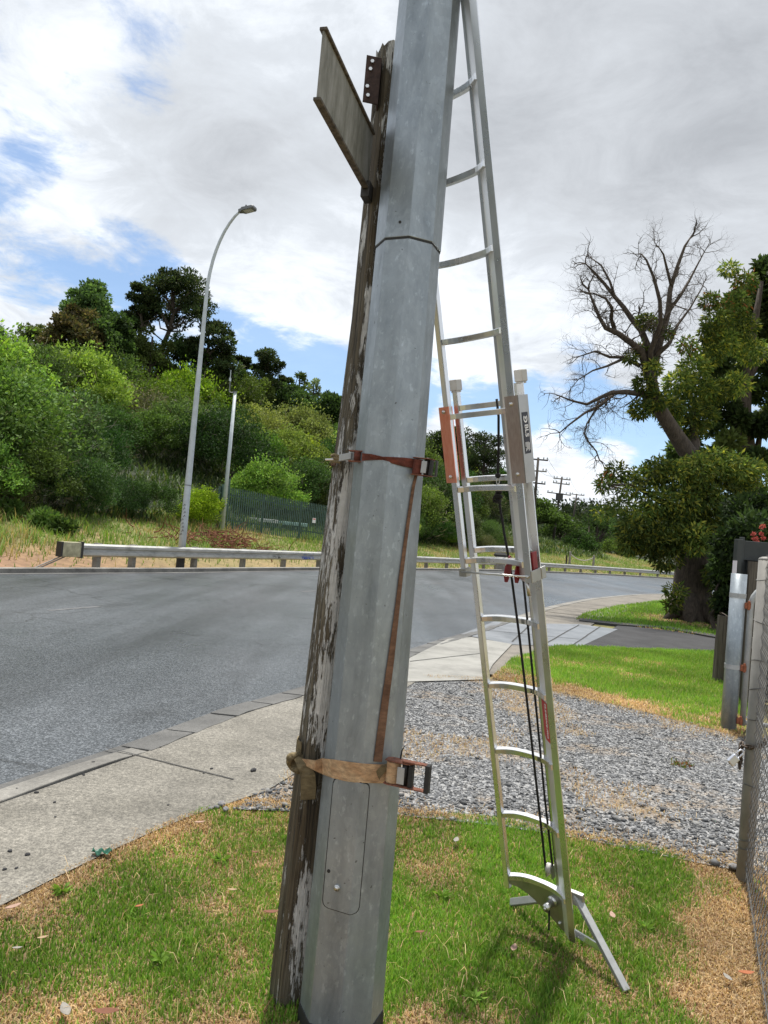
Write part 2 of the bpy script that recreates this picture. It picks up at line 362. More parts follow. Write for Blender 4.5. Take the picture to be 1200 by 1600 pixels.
# ------------------------------------------------------------------ mesh helpers
def link(o, parent=None):
    COL.objects.link(o)
    if parent is not None: o.parent = parent
    return o
class MB:
    def __init__(s): s.v = []; s.f = []
    def add(s, vs, fs):
        b = len(s.v); s.v += [tuple(map(float, q)) for q in vs]; s.f += [tuple(b + i for i in q) for q in fs]; return s
    def box(s, c, size, rot=None):
        R = rot if rot is not None else Matrix.Identity(3)
        vs = []
        for dx in (-.5, .5):
            for dy in (-.5, .5):
                for dz in (-.5, .5): vs.append(Vector(c) + R @ Vector((dx * size[0], dy * size[1], dz * size[2])))
        return s.add(vs, [(0, 1, 3, 2), (4, 6, 7, 5), (0, 4, 5, 1), (2, 3, 7, 6), (0, 2, 6, 4), (1, 5, 7, 3)])
    def obox(s, c, ax, ay, az):     # centre and three half-axis vectors
        c, ax, ay, az = (np.asarray(q, float) for q in (c, ax, ay, az)); vs = []
        for i in (-1, 1):
            for j in (-1, 1):
                for k in (-1, 1): vs.append(c + ax * i + ay * j + az * k)
        return s.add(vs, [(0, 1, 3, 2), (4, 6, 7, 5), (0, 4, 5, 1), (2, 3, 7, 6), (0, 2, 6, 4), (1, 5, 7, 3)])
    def tube(s, pts, rad, n=8, cap=True, phase=0., up=None):
        pts = [Vector(p) for p in pts]
        if not hasattr(rad, '__len__'): rad = [rad] * len(pts)
        rings = []; pu = Vector(up) if up is not None else None
        for i, p in enumerate(pts):
            t = (pts[min(i + 1, len(pts) - 1)] - pts[max(i - 1, 0)])
            if t.length < 1e-9: t = Vector((0, 0, 1))
            t.normalize()
            if pu is None: pu = Vector((1, 0, 0)) if abs(t.x) < .8 else Vector((0, 1, 0))
            a = (pu - t * pu.dot(t)); a.normalize(); b = t.cross(a); pu = a
            rings.append([p + (a * math.cos(phase + 2 * PI * k / n) + b * math.sin(phase + 2 * PI * k / n)) * rad[i] for k in range(n)])
        vs = [q for r in rings for q in r]; fs = []
        for i in range(len(rings) - 1):
            for k in range(n):
                a, b = i * n + k, i * n + (k + 1) % n
                fs.append((a, b, b + n, a + n))
        if cap: fs += [tuple(range(n - 1, -1, -1)), tuple(range((len(rings) - 1) * n, len(rings) * n))]
        return s.add(vs, fs)
    def loft(s, rings, closed=True, cap=True):
        n = len(rings[0]); vs = [q for r in rings for q in r]; fs = []
        for i in range(len(rings) - 1):
            for k in range(n if closed else n - 1):
                a, b = i * n + k, i * n + (k + 1) % n
                fs.append((a, b, b + n, a + n))
        if cap and closed: fs += [tuple(range(n - 1, -1, -1)), tuple(range((len(rings) - 1) * n, len(rings) * n))]
        return s.add(vs, fs)
    def prism(s, poly, off):        # 3D polygon extruded by vector
        n = len(poly); a = [np.asarray(p, float) for p in poly]; o = np.asarray(off, float)
        return s.add([*a, *[p + o for p in a]], [tuple(range(n - 1, -1, -1)), tuple(range(n, 2 * n))] + [(k, (k + 1) % n, n + (k + 1) % n, n + k) for k in range(n)])
    def sphere(s, c, r, n=10, m=6, sq=(1, 1, 1)):
        vs = []; 
        for i in range(1, m):
            th = PI * i / m
            for k in range(n): vs.append((c[0] + r * sq[0] * math.sin(th) * math.cos(2 * PI * k / n), c[1] + r * sq[1] * math.sin(th) * math.sin(2 * PI * k / n), c[2] + r * sq[2] * math.cos(th)))
        t = len(vs); vs += [(c[0], c[1], c[2] + r * sq[2]), (c[0], c[1], c[2] - r * sq[2])]; fs = []
        for i in range(m - 2):
            for k in range(n): a, b = i * n + k, i * n + (k + 1) % n; fs.append((a, a + n, b + n, b))
        for k in range(n): fs.append((t, k, (k + 1) % n)); fs.append((t + 1, (m - 2) * n + (k + 1) % n, (m - 2) * n + k))
        return s.add(vs, fs)
    def build(s, name, mat, parent=None, smooth=False, bevel=0., origin=None, solid=0.):
        me = bpy.data.meshes.new(name)
        vs = s.v
        if origin is not None: vs = [(a - origin[0], b - origin[1], c - origin[2]) for a, b, c in vs]
        me.from_pydata(vs, [], s.f); me.update()
        bm = bmesh.new(); bm.from_mesh(me); bmesh.ops.recalc_face_normals(bm, faces=bm.faces); bm.to_mesh(me); bm.free()
        if smooth: me.polygons.foreach_set('use_smooth', [True] * len(me.polygons))
        me.materials.append(M[mat] if isinstance(mat, str) else mat)
        o = bpy.data.objects.new(name, me); link(o, parent)
        if origin is not None: o.location = origin
        if solid:
            md = o.modifiers.new('solidify', 'SOLIDIFY'); md.thickness = solid; md.offset = 0
        if bevel:
            md = o.modifiers.new('bevel', 'BEVEL'); md.width = bevel; md.segments = 2; md.limit_method = 'ANGLE'; md.angle_limit = math.radians(40)
        return o
def tag(o, label=None, cat=None, group=None, kind=None):
    for k, v in (('label', label), ('category', cat), ('group', group), ('kind', kind)):
        if v: o[k] = v
    return o
def thing(name, loc, label, cat, group=None, rz=0.):
    o = bpy.data.objects.new(name, None); link(o); o.location = loc; o.rotation_euler = (0, 0, rz); o.empty_display_size = .1
    bpy.context.view_layer.update()
    return tag(o, label, cat, group)
def local(root, mb):        # a builder filled in world coordinates, moved into a root's frame
    l = root.location; mb.v = [(a - l[0], b - l[1], c - l[2]) for a, b, c in mb.v]; return mb
def part(root, mb, name, mat, **k): return local(root, mb).build(name, mat, root, **k)
def copy_tree(o, parent=None):
    c = o.copy(); COL.objects.link(c); c.parent = parent
    for ch in list(o.children): copy_tree(ch, c)
    return c
def big(name, V, Fc, mat, cols=None, parent=None, smooth=False):   # numpy arrays; faces all of one size
    me = bpy.data.meshes.new(name); nv, nf, k = len(V), len(Fc), Fc.shape[1]
    me.vertices.add(nv); me.vertices.foreach_set('co', np.ascontiguousarray(V, np.float32).ravel())
    me.loops.add(nf * k); me.loops.foreach_set('vertex_index', np.ascontiguousarray(Fc, np.int32).ravel())
    me.polygons.add(nf); me.polygons.foreach_set('loop_start', np.arange(0, nf * k, k, dtype=np.int32))
    if smooth: me.polygons.foreach_set('use_smooth', np.ones(nf, bool))
    me.update(calc_edges=True)
    if cols is not None:
        at = me.color_attributes.new('Col', 'FLOAT_COLOR', 'POINT')
        at.data.foreach_set('color', np.concatenate([cols, np.ones((nv, 1))], 1).astype(np.float32).ravel())
    me.materials.append(M[mat]); me.validate()
    return link(bpy.data.objects.new(name, me), parent)
def inpoly(P, poly):
    x, y = P[:, 0], P[:, 1]; r = np.zeros(len(P), bool); n = len(poly)
    for i in range(n):
        x1, y1 = poly[i]; x2, y2 = poly[(i + 1) % n]
        c = ((y1 > y) != (y2 > y)) & (x < (x2 - x1) * (y - y1) / (y2 - y1 + 1e-12) + x1); r ^= c
    return r
def polydist(P, line):
    best = np.full(len(P), 1e9); sign = np.zeros(len(P)); prm = np.zeros(len(P)); acc = 0.
    for (a, b) in zip(line[:-1], line[1:]):
        a, b = np.array(a, float), np.array(b, float); d = b - a; L = np.linalg.norm(d); d /= L
        q = P - a; t = np.clip(q @ d, 0, L); e_ = q - t[:, None] * d; ds = np.linalg.norm(e_, axis=1)
        sg = np.sign(d[0] * q[:, 1] - d[1] * q[:, 0])
        m = ds < best; best[m] = ds[m]; sign[m] = sg[m]; prm[m] = (acc + t)[m]; acc += L
    return best * sign, prm        # positive on the left of the line
def smooth(a, b, x): t = np.clip((x - a) / (b - a), 0, 1); return t * t * (3 - 2 * t)
_h = np.random.default_rng(5).random((256, 256))
def vnoise(P, sc):
    x = np.asarray(P)[:, :2] * sc + 1000; i = np.floor(x).astype(int); f = x - i; f = f * f * (3 - 2 * f)
    a = _h[i[:, 0] % 256, i[:, 1] % 256]; b = _h[(i[:, 0] + 1) % 256, i[:, 1] % 256]; c = _h[i[:, 0] % 256, (i[:, 1] + 1) % 256]; d = _h[(i[:, 0] + 1) % 256, (i[:, 1] + 1) % 256]
    return (a * (1 - f[:, 0]) + b * f[:, 0]) * (1 - f[:, 1]) + (c * (1 - f[:, 0]) + d * f[:, 0]) * f[:, 1]
def fbm(P, sc): return (vnoise(P, sc) + .5 * vnoise(P, sc * 2.1) + .25 * vnoise(P, sc * 4.3)) / 1.75
def sheet(name, poly, z, mat, kind='structure', thick=0.):
    b = MB(); pts = [(x, y, z) for x, y in poly]
    if thick: b.prism([(x, y, z - thick) for x, y in poly], (0, 0, thick))
    else: b.add(pts, [tuple(range(len(pts)))])
    o = b.build(name, mat); tag(o, kind=kind); return o

# ------------------------------------------------------------------ terrain
RAIL = [(-14.5, 7.0), (-11.4, 13.5), (-8.21, 20.1), (-6.8, 23.0), (-2.4, 33.0), (4.0, 45.0), (9.6, 54.), (16.5, 63.0), (27., 73.5), (40., 80.), (60., 85.), (120., 95.)]
NEAR = [(-6.5, -8.), (-3.4, 1.0), (-2.62, 2.9), (-2.06, 4.28), (-1.66, 5.26), (-1.25, 6.46), (-.60, 7.85), (.66, 11.2), (1.6, 13.4), (3.2, 17.3), (5.58, 22.9), (9.05, 29.6), (14., 37.), (22., 46.), (34., 55.), (60., 64.), (120., 74.)]
def terrain(P):
    P = np.asarray(P, float); d, _ = polydist(P, RAIL); x, y = P[:, 0], P[:, 1]
    d = np.maximum(d - .4, 0)
    fx = 1 - .9 * smooth(6, 26, x)
    bank = .22 * np.minimum(d, 10) * (1 - .45 * smooth(20, 40, x))
    hill = .325 * np.clip(d - 9, 0, 33 + 0 * d) * fx
    far = 9.5 * smooth(125, 230, y) * smooth(10, 60, x)
    return bank + hill + far + .12 * (fbm(P, .35) - .5) * np.minimum(d, 1)
gx = np.concatenate([np.linspace(-700, -60, 17)[:-1], np.linspace(-60, 50, 111)[:-1], np.linspace(50, 140, 46)[:-1], np.linspace(140, 700, 15)])
gy = np.concatenate([np.linspace(-300, -10, 8)[:-1], np.linspace(-10, 120, 131)[:-1], np.linspace(120, 260, 50)[:-1], np.linspace(260, 900, 17)])
X, Y = np.meshgrid(gx, gy, indexing='ij'); P = np.stack([X.ravel(), Y.ravel()], 1); Z = terrain(P) - .03; Z -= .14 * smooth(5.8, 4.7, P[:, 1]) * smooth(-3.2, -1.0, P[:, 0]) * smooth(3.4, 2.6, P[:, 0])
nx, ny = X.shape; idx = np.arange(nx * ny).reshape(nx, ny)
Fq = np.stack([idx[:-1, :-1], idx[1:, :-1], idx[1:, 1:], idx[:-1, 1:]], -1).reshape(-1, 4)
dd, _ = polydist(P, RAIL)
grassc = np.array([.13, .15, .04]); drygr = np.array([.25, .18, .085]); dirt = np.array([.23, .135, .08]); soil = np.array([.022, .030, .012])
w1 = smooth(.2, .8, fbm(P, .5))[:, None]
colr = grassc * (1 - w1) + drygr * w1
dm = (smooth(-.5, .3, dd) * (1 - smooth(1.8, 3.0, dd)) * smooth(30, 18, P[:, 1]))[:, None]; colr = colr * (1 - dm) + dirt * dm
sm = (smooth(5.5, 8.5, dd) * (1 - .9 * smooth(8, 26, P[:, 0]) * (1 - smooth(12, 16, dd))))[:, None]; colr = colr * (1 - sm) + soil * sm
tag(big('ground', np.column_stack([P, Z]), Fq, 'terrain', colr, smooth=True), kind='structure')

def offset(line, d):
    out = []
    L = [np.array(p, float) for p in line]
    for i, p in enumerate(L):
        t = L[min(i + 1, len(L) - 1)] - L[max(i - 1, 0)]; t /= np.linalg.norm(t); out.append(p + np.array([t[1], -t[0]]) * d)   # d > 0: right of the line
    return out
def dense(line, step=.5, ymax=1e9):
    out = []
    L = [np.array(p, float) for p in line]
    for i in range(len(L) - 1):     # Catmull-Rom
        p0, p1, p2, p3 = L[max(i - 1, 0)], L[i], L[i + 1], L[min(i + 2, len(L) - 1)]
        n = max(1, int(np.linalg.norm(p2 - p1) / step))
        for k in range(n):
            t = k / n; out.append(.5 * (2 * p1 + (p2 - p0) * t + (2 * p0 - 5 * p1 + 4 * p2 - p3) * t * t + (3 * p1 - p0 - 3 * p2 + p3) * t ** 3))
    out.append(L[-1]); return out
nearD = dense(NEAR, .6); railD = dense(RAIL, 1.0)
far_edge = offset(railD, .75)
road_v = [*nearD, *far_edge[::-1]]
def strip(name, A, B, z, mat, zb=None):
    # resample both lines to equal count by fraction
    n = max(len(A), len(B))
    def rs(L):
        L = np.array(L); s_ = np.concatenate([[0], np.cumsum(np.linalg.norm(np.diff(L, axis=0), axis=1))]); t = np.linspace(0, s_[-1], n)
        return np.column_stack([np.interp(t, s_, L[:, 0]), np.interp(t, s_, L[:, 1])])
    a, b = rs(A), rs(B); zb = z if zb is None else zb
    m = MB(); m.add([(p[0], p[1], z) for p in a] + [(p[0], p[1], zb) for p in b], [(i, i + 1, n + i + 1, n + i) for i in range(n - 1)])
    o = m.build(name, mat); tag(o, kind='structure'); return o
strip('road', nearD, far_edge, -.012, 'asphalt')
# far kerb, a low upstand under the guardrail
ka, kb = offset(railD, .72), offset(railD, .56)
m = MB()
m.loft([[(a[0], a[1], -.02), (a[0], a[1], .10), (b[0], b[1], .115), (b[0], b[1], -.02)] for a, b in zip(ka, kb)])
tag(m.build('far_kerb', 'kerb_concrete'), kind='structure')
strip('gutter', offset(railD, .98), offset(railD, .70), -.007, 'gutter_stone')
# worn lane marks
rng = np.random.default_rng(11)
cl = offset(dense(NEAR, .5), -5.6)
m = MB()
acc = 0
for p, q in zip(cl[:-1], cl[1:]):
    acc += np.linalg.norm(q - p)
    if 6 < p[1] < 60 and (acc % 9.) < 2.6:
        t = (q - p) / np.linalg.norm(q - p); nn_ = np.array([-t[1], t[0]]) * .05
        if rng.random() < .45: m.add([(*(p + nn_), -.008), (*(p - nn_), -.008), (*(q - nn_), -.008), (*(q + nn_), -.008)], [(0, 1, 2, 3)])
tag(m.build('lane_line', 'worn_line'), kind='structure')
# near kerb: flush gutter stones, then a concrete nib further left
i0 = [i for i, p in enumerate(nearD) if p[1] > 5.0][0]; i1 = [i for i, p in enumerate(nearD) if p[1] > 17.][0]
m = MB(); L = np.array(nearD); s_ = np.concatenate([[0], np.cumsum(np.linalg.norm(np.diff(L, axis=0), axis=1))])
def along(t): return np.array([np.interp(t, s_, L[:, 0]), np.interp(t, s_, L[:, 1])])
def frame(t):
    p = along(t); d = along(t + .05) - along(t - .05); d /= np.linalg.norm(d); return p, d, np.array([d[1], -d[0]])
t = s_[i0] - .10; rr = random.Random(3)
while t < s_[i1]:
    ln = rr.uniform(.50, .64); j = rr.uniform(-.012, .012); dz = rr.uniform(-.006, .006)
    ring = []
    for tt in np.linspace(t + .014, t + ln - .014, 4):
        p, d, r_ = frame(tt); w = .27 + rr.uniform(-.012, .012)
        a, b = p + r_ * (.015 + j), p + r_ * (w + j)
        ring.append([(*a, -.03), (*a, .004 + dz), (*b, .022 + dz), (*b, -.03)])
    m.loft(ring); t += ln
tag(m.build('kerb_stones', 'gutter_stone', bevel=.006), kind='structure')
m = MB(); tv = np.linspace(0, s_[i0] + .02, 40); ring = []
for tt in tv:
    p, d, r_ = frame(tt); ww = .15 + .015 * math.sin(tt * 3.1); a, b = p + r_ * .10, p + r_ * (.10 + ww); hz = min(1, (tv[-1] - tt) / .5); ring.append([(*a, -.03), (*a, .020 * hz - .002), (*b, .026 * hz), (*b, -.03)])
m.loft(ring); tag(m.build('kerb_nib', 'kerb_concrete', bevel=.006), kind='structure')
tg_ = np.linspace(0, s_[i1], 90); strip('gutter_near', [frame(t_)[0] for t_ in tg_], [frame(t_)[0] + frame(t_)[2] * .30 for t_ in tg_], -.004, 'gutter_stone')
fk = [p for p in nearD if 16.4 < p[1] < 62]
m = MB(); m.loft([[(*p_, -.03), (*p_, .006), (*q_, .02), (*q_, -.03)] for p_, q_ in zip(offset(fk, .01), offset(fk, .275))]); tag(m.build('kerb_far_end', 'kerb_concrete'), kind='structure')
fk = [p for p in nearD if 9.4 < p[1] < 21.5]
strip('path_base', offset(fk, .25), offset(fk, 1.75), .004, 'far_path')
# footpath with its joints, driveway pads, gravel
pathR = [(-3.6, -8.), (-1.95, 1.0), (-1.62, 2.3), (-1.40, 3.03), (-1.26, 3.36), (-1.13, 3.66), (-.88, 4.13), (-.62, 4.45), (-.25, 5.6), (.05, 6.8), (.40, 8.1), (.62, 8.75)]
pR = dense(pathR, .4)
tpath = np.linspace(s_[0], s_[[i for i, p in enumerate(nearD) if p[1] > 9.3][0]], 60)
pL = [frame(t_)[0] + frame(t_)[2] * .265 for t_ in tpath]
strip('footpath', pL, [np.array(p) + np.array([.035, 0]) for p in pR], .014, 'aggregate')
def groove(name, a, b, w=.012, z=.019):
    a, b = np.array(a), np.array(b); d = (b - a) / np.linalg.norm(b - a); n_ = np.array([-d[1], d[0]]) * w / 2
    ks = np.linspace(0, 1, 12); r2 = random.Random(int(abs(a[0]) * 1000)); m = MB(); A = [];
    for k in ks:
        p = a + (b - a) * k + n_ * r2.uniform(-.6, .6); A.append((p + n_, p - n_))
    n = len(A); m.add([(*q[0], z) for q in A] + [(*q[1], z) for q in A], [(i, i + 1, n + i + 1, n + i) for i in range(n - 1)])
    tag(m.build(name, 'black_coat'), kind='structure')
for py0, py1 in (((165, 1172), (365, 1222)),): groove('path_joint', G(*py0)[:2], G(*py1)[:2])
groove('path_joint', (-2.35, 3.0), (-1.47, 2.75))
def pxy(*pts): return [tuple(G(x, y)[:2]) for x, y in pts]
sheet('driveway_pad', pxy((628, 1068), (640, 1030), (700, 1000), (735, 997), (800, 1008), (770, 1040), (757, 1064)), .020, 'pale_concrete')
groove('pad_joint', G(640, 1036)[:2], G(762, 1022)[:2], .02, .024)
sheet('driveway_crossing', pxy((720, 992), (772, 972), (850, 975), (905, 976), (965, 984), (905, 1012), (860, 1010), (800, 1008)), .012, 'wet_concrete')
for a, b in (((752, 985), (905, 1000)), ((830, 975), (800, 1004)), ((905, 977), (850, 1008)), ((938, 980), (890, 1012))): groove('pad_joint', G(*a)[:2], G(*b)[:2], .03, .017)
sheet('dark_driveway', [*pxy((965, 978), (1040, 984), (1117, 998)), (14., 17.5), (14, 14.0), *pxy((1118, 1024), (1000, 1014), (905, 1012))], .009, 'dark_drive')
fp = [p for p in nearD if 19.5 < p[1] < 60]
strip('far_footpath', offset(fp, .28), offset(fp, 2.0), .012, 'far_path')
groove('path_joint', offset(fp, .3)[2], offset(fp, 1.95)[2], .05, .016); groove('path_joint', offset(fp, .3)[5], offset(fp, 1.95)[5], .05, .016); groove('path_joint', offset(fp, .3)[8], offset(fp, 1.95)[8], .05, .016)
m = MB(); ring = [[(*a, -.03), (*a, .03), (*b, .035), (*b, -.03)] for a, b in zip([G(905, 971)[:2], G(960, 977)[:2], G(1040, 983)[:2], G(1117, 997)[:2], (14, 17.3)], [G(905, 967)[:2], G(960, 974)[:2], G(1040, 980)[:2], G(1117, 993)[:2], (14, 17.6)])]
m.loft(ring); tag(m.build('lawn_kerb', 'stone_dark'), kind='structure')
GRAVEL = [(-.62, 4.42), (-.70, 4.2), (.23, 4.33), (.82, 4.30), (1.25, 4.22), (1.77, 4.05), (2.1, 3.95), (3.2, 3.9), (5.5, 5.0), (6, 7.2), (4.3, 7.3), (3.56, 7.1), (2.92, 7.9), (2.18, 8.6), (1.41, 9.0), (.62, 8.8), (.40, 8.1), (.05, 6.8), (-.25, 5.6)]
sheet('gravel_drive', GRAVEL, .006, 'gravel_ground')
VERGE1 = [(-3.6, -4.), (-1.95, 1.0), (-1.62, 2.3), (-1.40, 3.03), (-1.26, 3.36), (-1.13, 3.66), (-.88, 4.13), (-.66, 4.38), (.23, 4.42), (.82, 4.42), (1.25, 4.32), (1.77, 4.15), (2.15, 4.05), (2.6, 3.7), (3.0, 2.0), (3., -4.)]
def vz(P):
    P = np.asarray(P, float); d = np.abs(polydist(P, VERGE1[:13])[0]); return .004 - .085 * smooth(0, .6, d) * inpoly(P, VERGE1)
gxx, gyy = np.meshgrid(np.arange(-3.7, 3.1, .06), np.arange(-4.1, 4.5, .06), indexing='ij'); Pv = np.stack([gxx.ravel(), gyy.ravel()], 1); iv = inpoly(Pv, VERGE1); idv = np.arange(len(Pv)).reshape(gxx.shape)
zv_ = np.where(iv, vz(Pv), -.004)
Fv = np.stack([idv[:-1, :-1], idv[1:, :-1], idv[1:, 1:], idv[:-1, 1:]], -1).reshape(-1, 4); Fv = Fv[iv[Fv].any(1)]
tag(big('verge_soil', np.column_stack([Pv, zv_]), Fv, 'lawn_soil', smooth=True), kind='structure')
VERGE2 = [(1.5, 9.15), (2.05, 10.8), (3.16, 12.75), (6.44, 13.95), (8.5, 13.6), (6.5, 10.), (4.9, 9.2), (4.25, 8.0), (3.9, 7.6), (3.56, 7.05), (2.92, 7.85), (2.18, 8.5)]
sheet('verge_soil', VERGE2, -.002, 'lawn_soil')
VERGE3 = [(4.97, 18.3), (5.7, 20.2), (8.0, 24.6), (12., 31.), (18, 38.5), (24, 40.), (20, 28), (14, 21.), (14, 17.8), (7.5, 17.0)]
sheet('verge_soil', VERGE3, -.004, 'terrain')

# ------------------------------------------------------------------ grass, gravel, leaf cards (numpy builders)
def blades(P, h, w, lean, cols, rng, z=0.):
    n = len(P); a = rng.random(n) * 2 * PI; b = a + PI / 2 + rng.normal(0, .4, n)
    side = np.stack([np.cos(a), np.sin(a), np.zeros(n)], 1) * (w / 2)[:, None]
    ld = np.stack([np.cos(b), np.sin(b), np.zeros(n)], 1) * (lean * h)[:, None]
    base = np.column_stack([P, np.full(n, z) if np.isscalar(z) else z])
    mid_ = base + ld * .35 + np.array([0, 0, 1]) * (h * .55)[:, None]; tip = base + ld + np.array([0, 0, 1]) * (h * np.sqrt(np.maximum(.12, 1 - lean * lean * .6)))[:, None]
    V = np.stack([base - side, base + side, mid_ + side * .7, mid_ - side * .7, tip], 1).reshape(-1, 3)
    o = (np.arange(n) * 5)[:, None]
    F3 = np.concatenate([o + np.array([[0, 1, 2]]), o + np.array([[0, 2, 3]]), o + np.array([[3, 2, 4]])])
    c = np.repeat(cols, 5, 0).copy()
    return V, F3, c
def sample(poly, n, rng):
    p = np.array(poly); lo, hi = p.min(0), p.max(0); out = []
    while sum(map(len, out)) < n:
        q = lo + rng.random((n, 2)) * (hi - lo); out.append(q[inpoly(q, poly)])
    return np.concatenate(out)[:n]
rng = np.random.default_rng(1)
GREEN = np.array([[.16, .325, .032], [.12, .265, .026], [.225, .39, .05], [.27, .37, .07]])
STRAW = np.array([[.52, .36, .18], [.46, .29, .135], [.60, .45, .26], [.27, .15, .07]])
def lawn(name, poly, n, hmin, hmax, w, greenness, rng, lush=1., zf=None):
    P = sample(poly, n, rng); keep = np.array([0 < 1] * len(P))
    g = greenness(P) + rng.normal(0, .22, len(P)); isg = g > .5
    cols = np.where(isg[:, None], GREEN[rng.integers(0, 4, len(P))] * lush, STRAW[rng.integers(0, 4, len(P))]) * rng.uniform(.75, 1.2, (len(P), 1))
    h = rng.uniform(hmin, hmax, len(P)) * np.where(isg, 1.0, .62) * (.75 + .5 * vnoise(P, 5.))
    lean = np.where(isg, rng.uniform(.1, .7, len(P)), rng.uniform(.6, 1.25, len(P)))
    cols = cols * (.72 + .56 * vnoise(P + 31, 1 / (hmax * 9)))[:, None]
    V, F_, c = blades(P, h, np.full(len(P), w) * rng.uniform(.6, 1.5, len(P)), lean, cols, rng, zf(P) if zf else .002)
    return tag(big(name, V, F_, 'grass_blade', c), kind='stuff')
def edge_d(P, line): return np.abs(polydist(P, line)[0])
def g1(P):
    x, y = P[:, 0], P[:, 1]
    g = .785 + 1.5 * (fbm(P, 2.3) - .5) + .5 * (fbm(P + 7, 7.) - .5)
    g -= .6 * (1 - smooth(.0, .22, edge_d(P, VERGE1[:9])))
    g -= .5 * (1 - smooth(.0, .22, edge_d(P, VERGE1[7:13])))
    g -= .58 * (1 - smooth(2.42, 2.82, y + .25 * (fbm(P, 3.) - .5))) * (1 - .7 * smooth(.25, .45, x) * (1 - smooth(.95, 1.15, x)))
    g -= .8 * smooth(1.30, 1.66, x + .28 * (3.1 - y) + .3 * (fbm(P, 3.) - .5))
    return g
V1vis = [(-2.3, 1.9), (-1.62, 2.3), (-1.40, 3.03), (-1.26, 3.36), (-1.13, 3.66), (-.88, 4.13), (-.66, 4.38), (.23, 4.42), (.82, 4.42), (1.25, 4.32), (1.77, 4.15), (2.15, 4.05), (2.5, 3.7), (2.2, 1.9)]
lawn('grass', V1vis, 260000, .013, .036, .0042, g1, rng, .95, vz)
# longer tufts standing out of the turf
tc_ = sample(V1vis, 260, rng); tc_ = tc_[g1(tc_) > .62]; P = np.repeat(tc_, 26, 0) + rng.normal(0, .018, (len(tc_) * 26, 2)); P = P[inpoly(P, VERGE1)]
V, F_, c = blades(P, rng.uniform(.03, .065, len(P)), rng.uniform(.003, .0055, len(P)), rng.uniform(.2, .9, len(P)), GREEN[rng.integers(0, 4, len(P))] * rng.uniform(.6, 1.1, (len(P), 1)), rng, vz(P)); tag(big('grass_tufts', V, F_, 'grass_blade', c), kind='stuff')
P = sample(V1vis, 900, rng); V, F_, c = blades(P, rng.uniform(.03, .08, len(P)), rng.uniform(.002, .0035, len(P)), rng.uniform(1.0, 1.3, len(P)), STRAW[rng.integers(0, 4, len(P))] * rng.uniform(.8, 1.3, (len(P), 1)), rng, vz(P) + .012); tag(big('straw_stalks', V, F_, 'grass_blade', c), kind='stuff')
def g2(P):
    g = .78 + 1.1 * (fbm(P, 1.2) - .5) + .9 * (fbm(P + 3, 4.) - .5)
    front = [(1.5, 9.15), (2.18, 8.5), (2.92, 7.85), (3.56, 7.05), (3.9, 7.4)]
    return g - .7 * (1 - smooth(.2, 1.15, edge_d(P, front) + .5 * (fbm(P, 2.) - .5)))
lawn('grass', VERGE2, 110000, .03, .065, .0065, g2, rng, 1.05)
def g3(P):
    g = .95 + .5 * (fbm(P, .8) - .5)
    return g - .75 * (1 - smooth(1.2, 3.0, np.hypot(P[:, 0] - 9.3, P[:, 1] - 20.6))) - .5 * (1 - smooth(.1, .5, edge_d(P, [(4.97, 18.3), (7.5, 17.0)])))
lawn('grass', VERGE3, 90000, .05, .10, .014, g3, rng, 1.1)
# rough grass behind the guardrail
n = 150000
P = np.column_stack([rng.uniform(-16, 45, n * 3), rng.uniform(14, 90, n * 3)]); d_, _ = polydist(P, RAIL)
lim = 8.2 + 2.5 * smooth(0, 10, P[:, 0]); k = (d_ > .15) & (d_ < lim)
pr = np.where(P[:, 0] < -2, smooth(1.0, 2.6, d_) * .92 + .10, .9); k &= rng.random(len(P)) < pr
P = P[k][:n]; d_ = d_[k][:n]
f_ = fbm(P, .45); isg = f_ + rng.normal(0, .12, len(P)) > .38
cols = np.where(isg[:, None], np.array([[.17, .27, .05]]), np.array([[.38, .30, .13]])) * rng.uniform(.7, 1.25, (len(P), 1))
h = rng.uniform(.08, .26, len(P)) * smooth(0, 2.5, d_ + .6) * (1 + 1.3 * (fbm(P + 9, .6) > .56) * (P[:, 0] < 2))
V, F_, c = blades(P, h, rng.uniform(.02, .04, len(P)), rng.uniform(.2, .8, len(P)), cols, rng, terrain(P) - .03)
tag(big('rough_grass', V, F_, 'grass_blade', c), kind='stuff')

P = np.column_stack([rng.uniform(-42, 25, 150000), rng.uniform(14, 95, 150000)]); d_, _ = polydist(P, RAIL); P = P[(d_ > 6.6) & (d_ < 34)][:45000]; n = len(P)
V, F_, c = blades(P, rng.uniform(.25, .75, n), rng.uniform(.06, .12, n), rng.uniform(.3, 1.1, n), np.array([[.045, .085, .02], [.075, .12, .028], [.03, .06, .016], [.10, .13, .04]])[rng.integers(0, 4, n)] * rng.uniform(.7, 1.2, (n, 1)), rng, terrain(P) - .03)
tag(big('undergrowth', V, F_, 'grass_blade', c), kind='stuff')
# gravel stones
ico = bmesh.new(); bmesh.ops.create_icosphere(ico, subdivisions=1, radius=1.); ico.verts.ensure_lookup_table()
IV = np.array([v.co[:] for v in ico.verts]); IF = np.array([[v.index for v in f.verts] for f in ico.faces]); ico.free()
n = 52000; P = sample([*GRAVEL[:7], (2.6, 4.0), (3.3, 5.), (3.9, 6.6), *GRAVEL[10:]], n, rng)
keep = rng.random(n) < np.clip(1.25 - .9 * smooth(.5, .66, fbm(P, 1.2)), .2, 1); P = P[keep]; n = len(P)
size = np.exp(rng.normal(-5.34, .48, n)); size *= 1 + .5 * (P[:, 1] < 4.7)
vv = IV[None] * rng.uniform(.45, 1.35, (n, 12, 1)); vv *= np.stack([size, size * rng.uniform(.6, .95, n), size * rng.uniform(.4, .7, n)], 1)[:, None]
a = rng.random(n) * 2 * PI; ca, sa = np.cos(a)[:, None], np.sin(a)[:, None]
